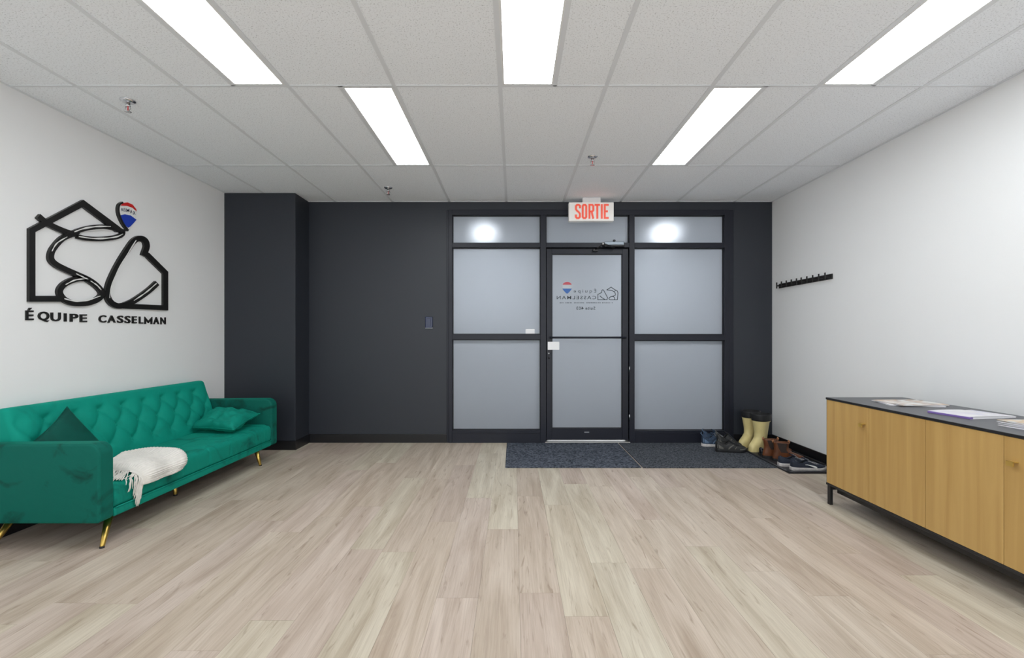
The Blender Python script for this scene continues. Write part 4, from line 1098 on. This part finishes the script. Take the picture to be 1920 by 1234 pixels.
def boot(name, heel, toe, z, stations, lab, grp, body, cuff=None, cuff_from=None, sole=None, inside=None, cat='boot', panel=None, tab=None, mark=False):
    """stations: (z, heel x, toe x, half width, toe squareness)"""
    heel, toe = Vector((*heel, z)), Vector((*toe, z)); rz = math.atan2(toe.y - heel.y, toe.x - heel.x)
    t = empty(name, heel, rz, lab, cat, grp); na = 32
    zs = [s[0] for s in stations]
    def ring(zz, g=0.0):
        xh = interp([(s[0], s[1]) for s in stations], zz); xt = interp([(s[0], s[2]) for s in stations], zz); hw = interp([(s[0], s[3]) for s in stations], zz)
        ln = xt - xh; out = []
        for k in range(na):
            th_ = 2 * PI * k / na; c, s_ = math.cos(th_), math.sin(th_)
            x = (xh + xt) / 2 + (ln / 2 + g) * math.copysign(abs(c) ** 0.8, c)
            u = (x - xh) / ln; wd = 1.0
            if ln > 2.6 * hw: wd = interp([(0, 0.8), (0.3, 0.8), (0.45, 0.82), (0.7, 1.0), (1, 0.95)], u)
            out.append(Vector((x, (hw + g) * wd * math.copysign(abs(s_) ** 0.85, s_), zz)))
        return out
    def loft(name, z0, z1, n, g, m, close_top=False, inner=None):
        V = []
        for i in range(n + 1): V += ring(z0 + (z1 - z0) * i / n, g)
        rows = n + 1
        if inner:
            for zz in inner: V += ring(zz, g - 0.006); rows += 1
        fs = [(i * na + k, i * na + (k + 1) % na, (i + 1) * na + (k + 1) % na, (i + 1) * na + k) for i in range(rows - 1) for k in range(na)]
        fs += [tuple(range(na))[::-1], tuple(range((rows - 1) * na, rows * na))]
        return pyd(name, V, fs, m, t, False, True)
    zt = zs[-1]; top = cuff_from if cuff_from else zt
    loft('body', 0.012, top, 26, 0.0, body, inner=None if cuff_from else [zt, zt - 0.05])
    if cuff_from: loft('cuff', cuff_from - 0.004, zt, 6, 0.0035, cuff, inner=[zt, zt - 0.05])
    SR0 = ring(0.014, 0.004); V1 = ring(0.014, 0.0045); V = [Vector((p.x, p.y, 0)) for p in SR0] + [Vector((p.x, p.y, 0.020)) for p in V1]
    pyd('sole', V, [tuple(range(na))[::-1], tuple(range(na, 2 * na))] + [(k, (k + 1) % na, na + (k + 1) % na, na + k) for k in range(na)], sole or body, t, False)
    if inside:
        r_ = ring(zt - 0.03, -0.007); pyd('lining', r_, [tuple(range(na))], inside, t, False)
    if panel:
        for sg in (1, -1):
            V = []
            for i in range(8):
                zz = zt - 0.004 - (zt * 0.50) * i / 7; rr = ring(zz, 0.0016); half = 3.0 - 1.6 * i / 7
                for j in range(5):
                    kk = na / 4 + (j - 2) / 2 * half
                    k0 = int(math.floor(kk)); f = kk - k0; p = rr[k0 % na].lerp(rr[(k0 + 1) % na], f); V.append(Vector((p.x, sg * p.y, p.z)))
            pyd('elastic_panel', V, grid_faces(8, 5), panel, t, False, True)
    if tab:
        rr = ring(zt - 0.01, 0.002)
        for k, dx in ((na // 2, -0.004), (0, 0.004)):
            p = rr[k]; tube('pull_tab', [p, p + Vector((dx, 0, 0.022)), p + Vector((0, 0, 0.03)), p + Vector((-dx * 2, 0, 0.012))], 0.006, tab, t, 6, False)
    return t

SH = 'shoes by the entrance'
MZ = 0.0095
# blue sneakers
sneaker('sneaker', (1.945, 4.682), (2.215, 4.660), MZ, 0.098, 0.118, M['blue_fabric'], M['white_rubber'], 'blue sneaker with white sole, leftmost of the shoes by the door', SH, M['lace_grey'], overlay=M['bluegrey_overlay'], loop=True)
sneaker('sneaker', (2.005, 4.789), (2.275, 4.775), MZ, 0.098, 0.130, M['blue_fabric'], M['white_rubber'], 'blue sneaker with a heel loop, at the back against the glass', SH, M['lace_grey'], overlay=M['bluegrey_overlay'], loop=True)
# black trail shoes
sneaker('trail_shoe', (1.990, 4.462), (2.280, 4.436), MZ, 0.104, 0.105, M['black_fabric'], M['black_rubber'], 'black trail shoe with grey trim at the front, left of the cream boots', SH, M['lace_dark'], overlay=M['grey_overlay'], toe_h=0.062)
sneaker('trail_shoe', (2.050, 4.572), (2.295, 4.552), MZ, 0.098, 0.150, M['black_fabric'], M['black_rubber'], 'taller black trail shoe behind the front black one, left of the cream boots', SH, M['lace_dark'], overlay=M['grey_overlay'], toe_h=0.065, loop=True)
# cream rubber boots
RB = [(0.0, 0.0, 0.262, 0.050), (0.03, 0.0, 0.266, 0.053), (0.06, 0.002, 0.256, 0.052), (0.085, 0.006, 0.222, 0.050), (0.105, 0.008, 0.195, 0.049), (0.13, 0.008, 0.165, 0.050), (0.17, 0.004, 0.158, 0.054), (0.22, -0.004, 0.165, 0.062), (0.28, -0.012, 0.175, 0.072), (0.36, -0.016, 0.182, 0.078)]
boot('rubber_boot', (2.555, 4.588), (2.330, 4.458), TZ, RB, 'cream rubber boot with black cuff, the nearer of the tall pair', SH, M['cream_rubber'], M['black_rubber'], 0.298, M['cream_rubber'], M['lining'])
boot('rubber_boot', (2.545, 4.768), (2.320, 4.638), TZ, RB, 'cream rubber boot with black cuff, the farther of the tall pair', SH, M['cream_rubber'], M['black_rubber'], 0.298, M['cream_rubber'], M['lining'])
# small black leather shoes
sneaker('leather_shoe', (2.360, 4.352), (2.595, 4.345), TZ, 0.082, 0.068, M['black_leather'], M['black_rubber'], 'low black leather shoe between the cream boot and the brown boots', SH, M['lace_dark'], toe_h=0.045, sole_h=0.016, laces=False)
sneaker('leather_shoe', (2.490, 4.435), (2.715, 4.430), TZ, 0.080, 0.085, M['brown_leather'], M['black_rubber'], 'low brown leather shoe behind the brown ankle boots', SH, M['lace_dark'], toe_h=0.045, sole_h=0.016, laces=False)
# brown ankle boots
CB = [(0.0, 0.0, 0.262, 0.040), (0.03, -0.001, 0.266, 0.045), (0.05, 0.002, 0.255, 0.046), (0.065, 0.006, 0.215, 0.044), (0.082, 0.010, 0.165, 0.042), (0.105, 0.012, 0.135, 0.040), (0.13, 0.008, 0.130, 0.041), (0.17, 0.002, 0.134, 0.044)]
boot('ankle_boot', (2.375, 4.155), (2.640, 4.100), TZ, CB, 'brown leather ankle boot with dark elastic side, the nearer of the pair', SH, M['brown_leather'], sole=M['black_rubber'], inside=M['tan_lining'], panel=M['elastic'], tab=M['tan_leather'])
boot('ankle_boot', (2.342, 4.260), (2.610, 4.235), TZ, CB, 'brown leather ankle boot with dark elastic side, the farther of the pair', SH, M['brown_leather'], sole=M['black_rubber'], inside=M['tan_lining'], panel=M['elastic'], tab=M['tan_leather'])
# navy sneakers with white mark
sneaker('running_shoe', (2.362, 3.862), (2.650, 3.850), TZ, 0.100, 0.082, M['navy_fabric'], M['white_rubber'], 'navy running shoe with white side mark at the front of the boot tray', SH, M['lace_grey'], toe_h=0.050, swoosh=M['white_ink'])
sneaker('running_shoe', (2.330, 3.985), (2.615, 3.965), TZ, 0.100, 0.084, M['navy_fabric'], M['white_rubber'], 'navy running shoe with white sole behind its twin on the boot tray', SH, M['lace_grey'], toe_h=0.050, swoosh=M['white_ink'])
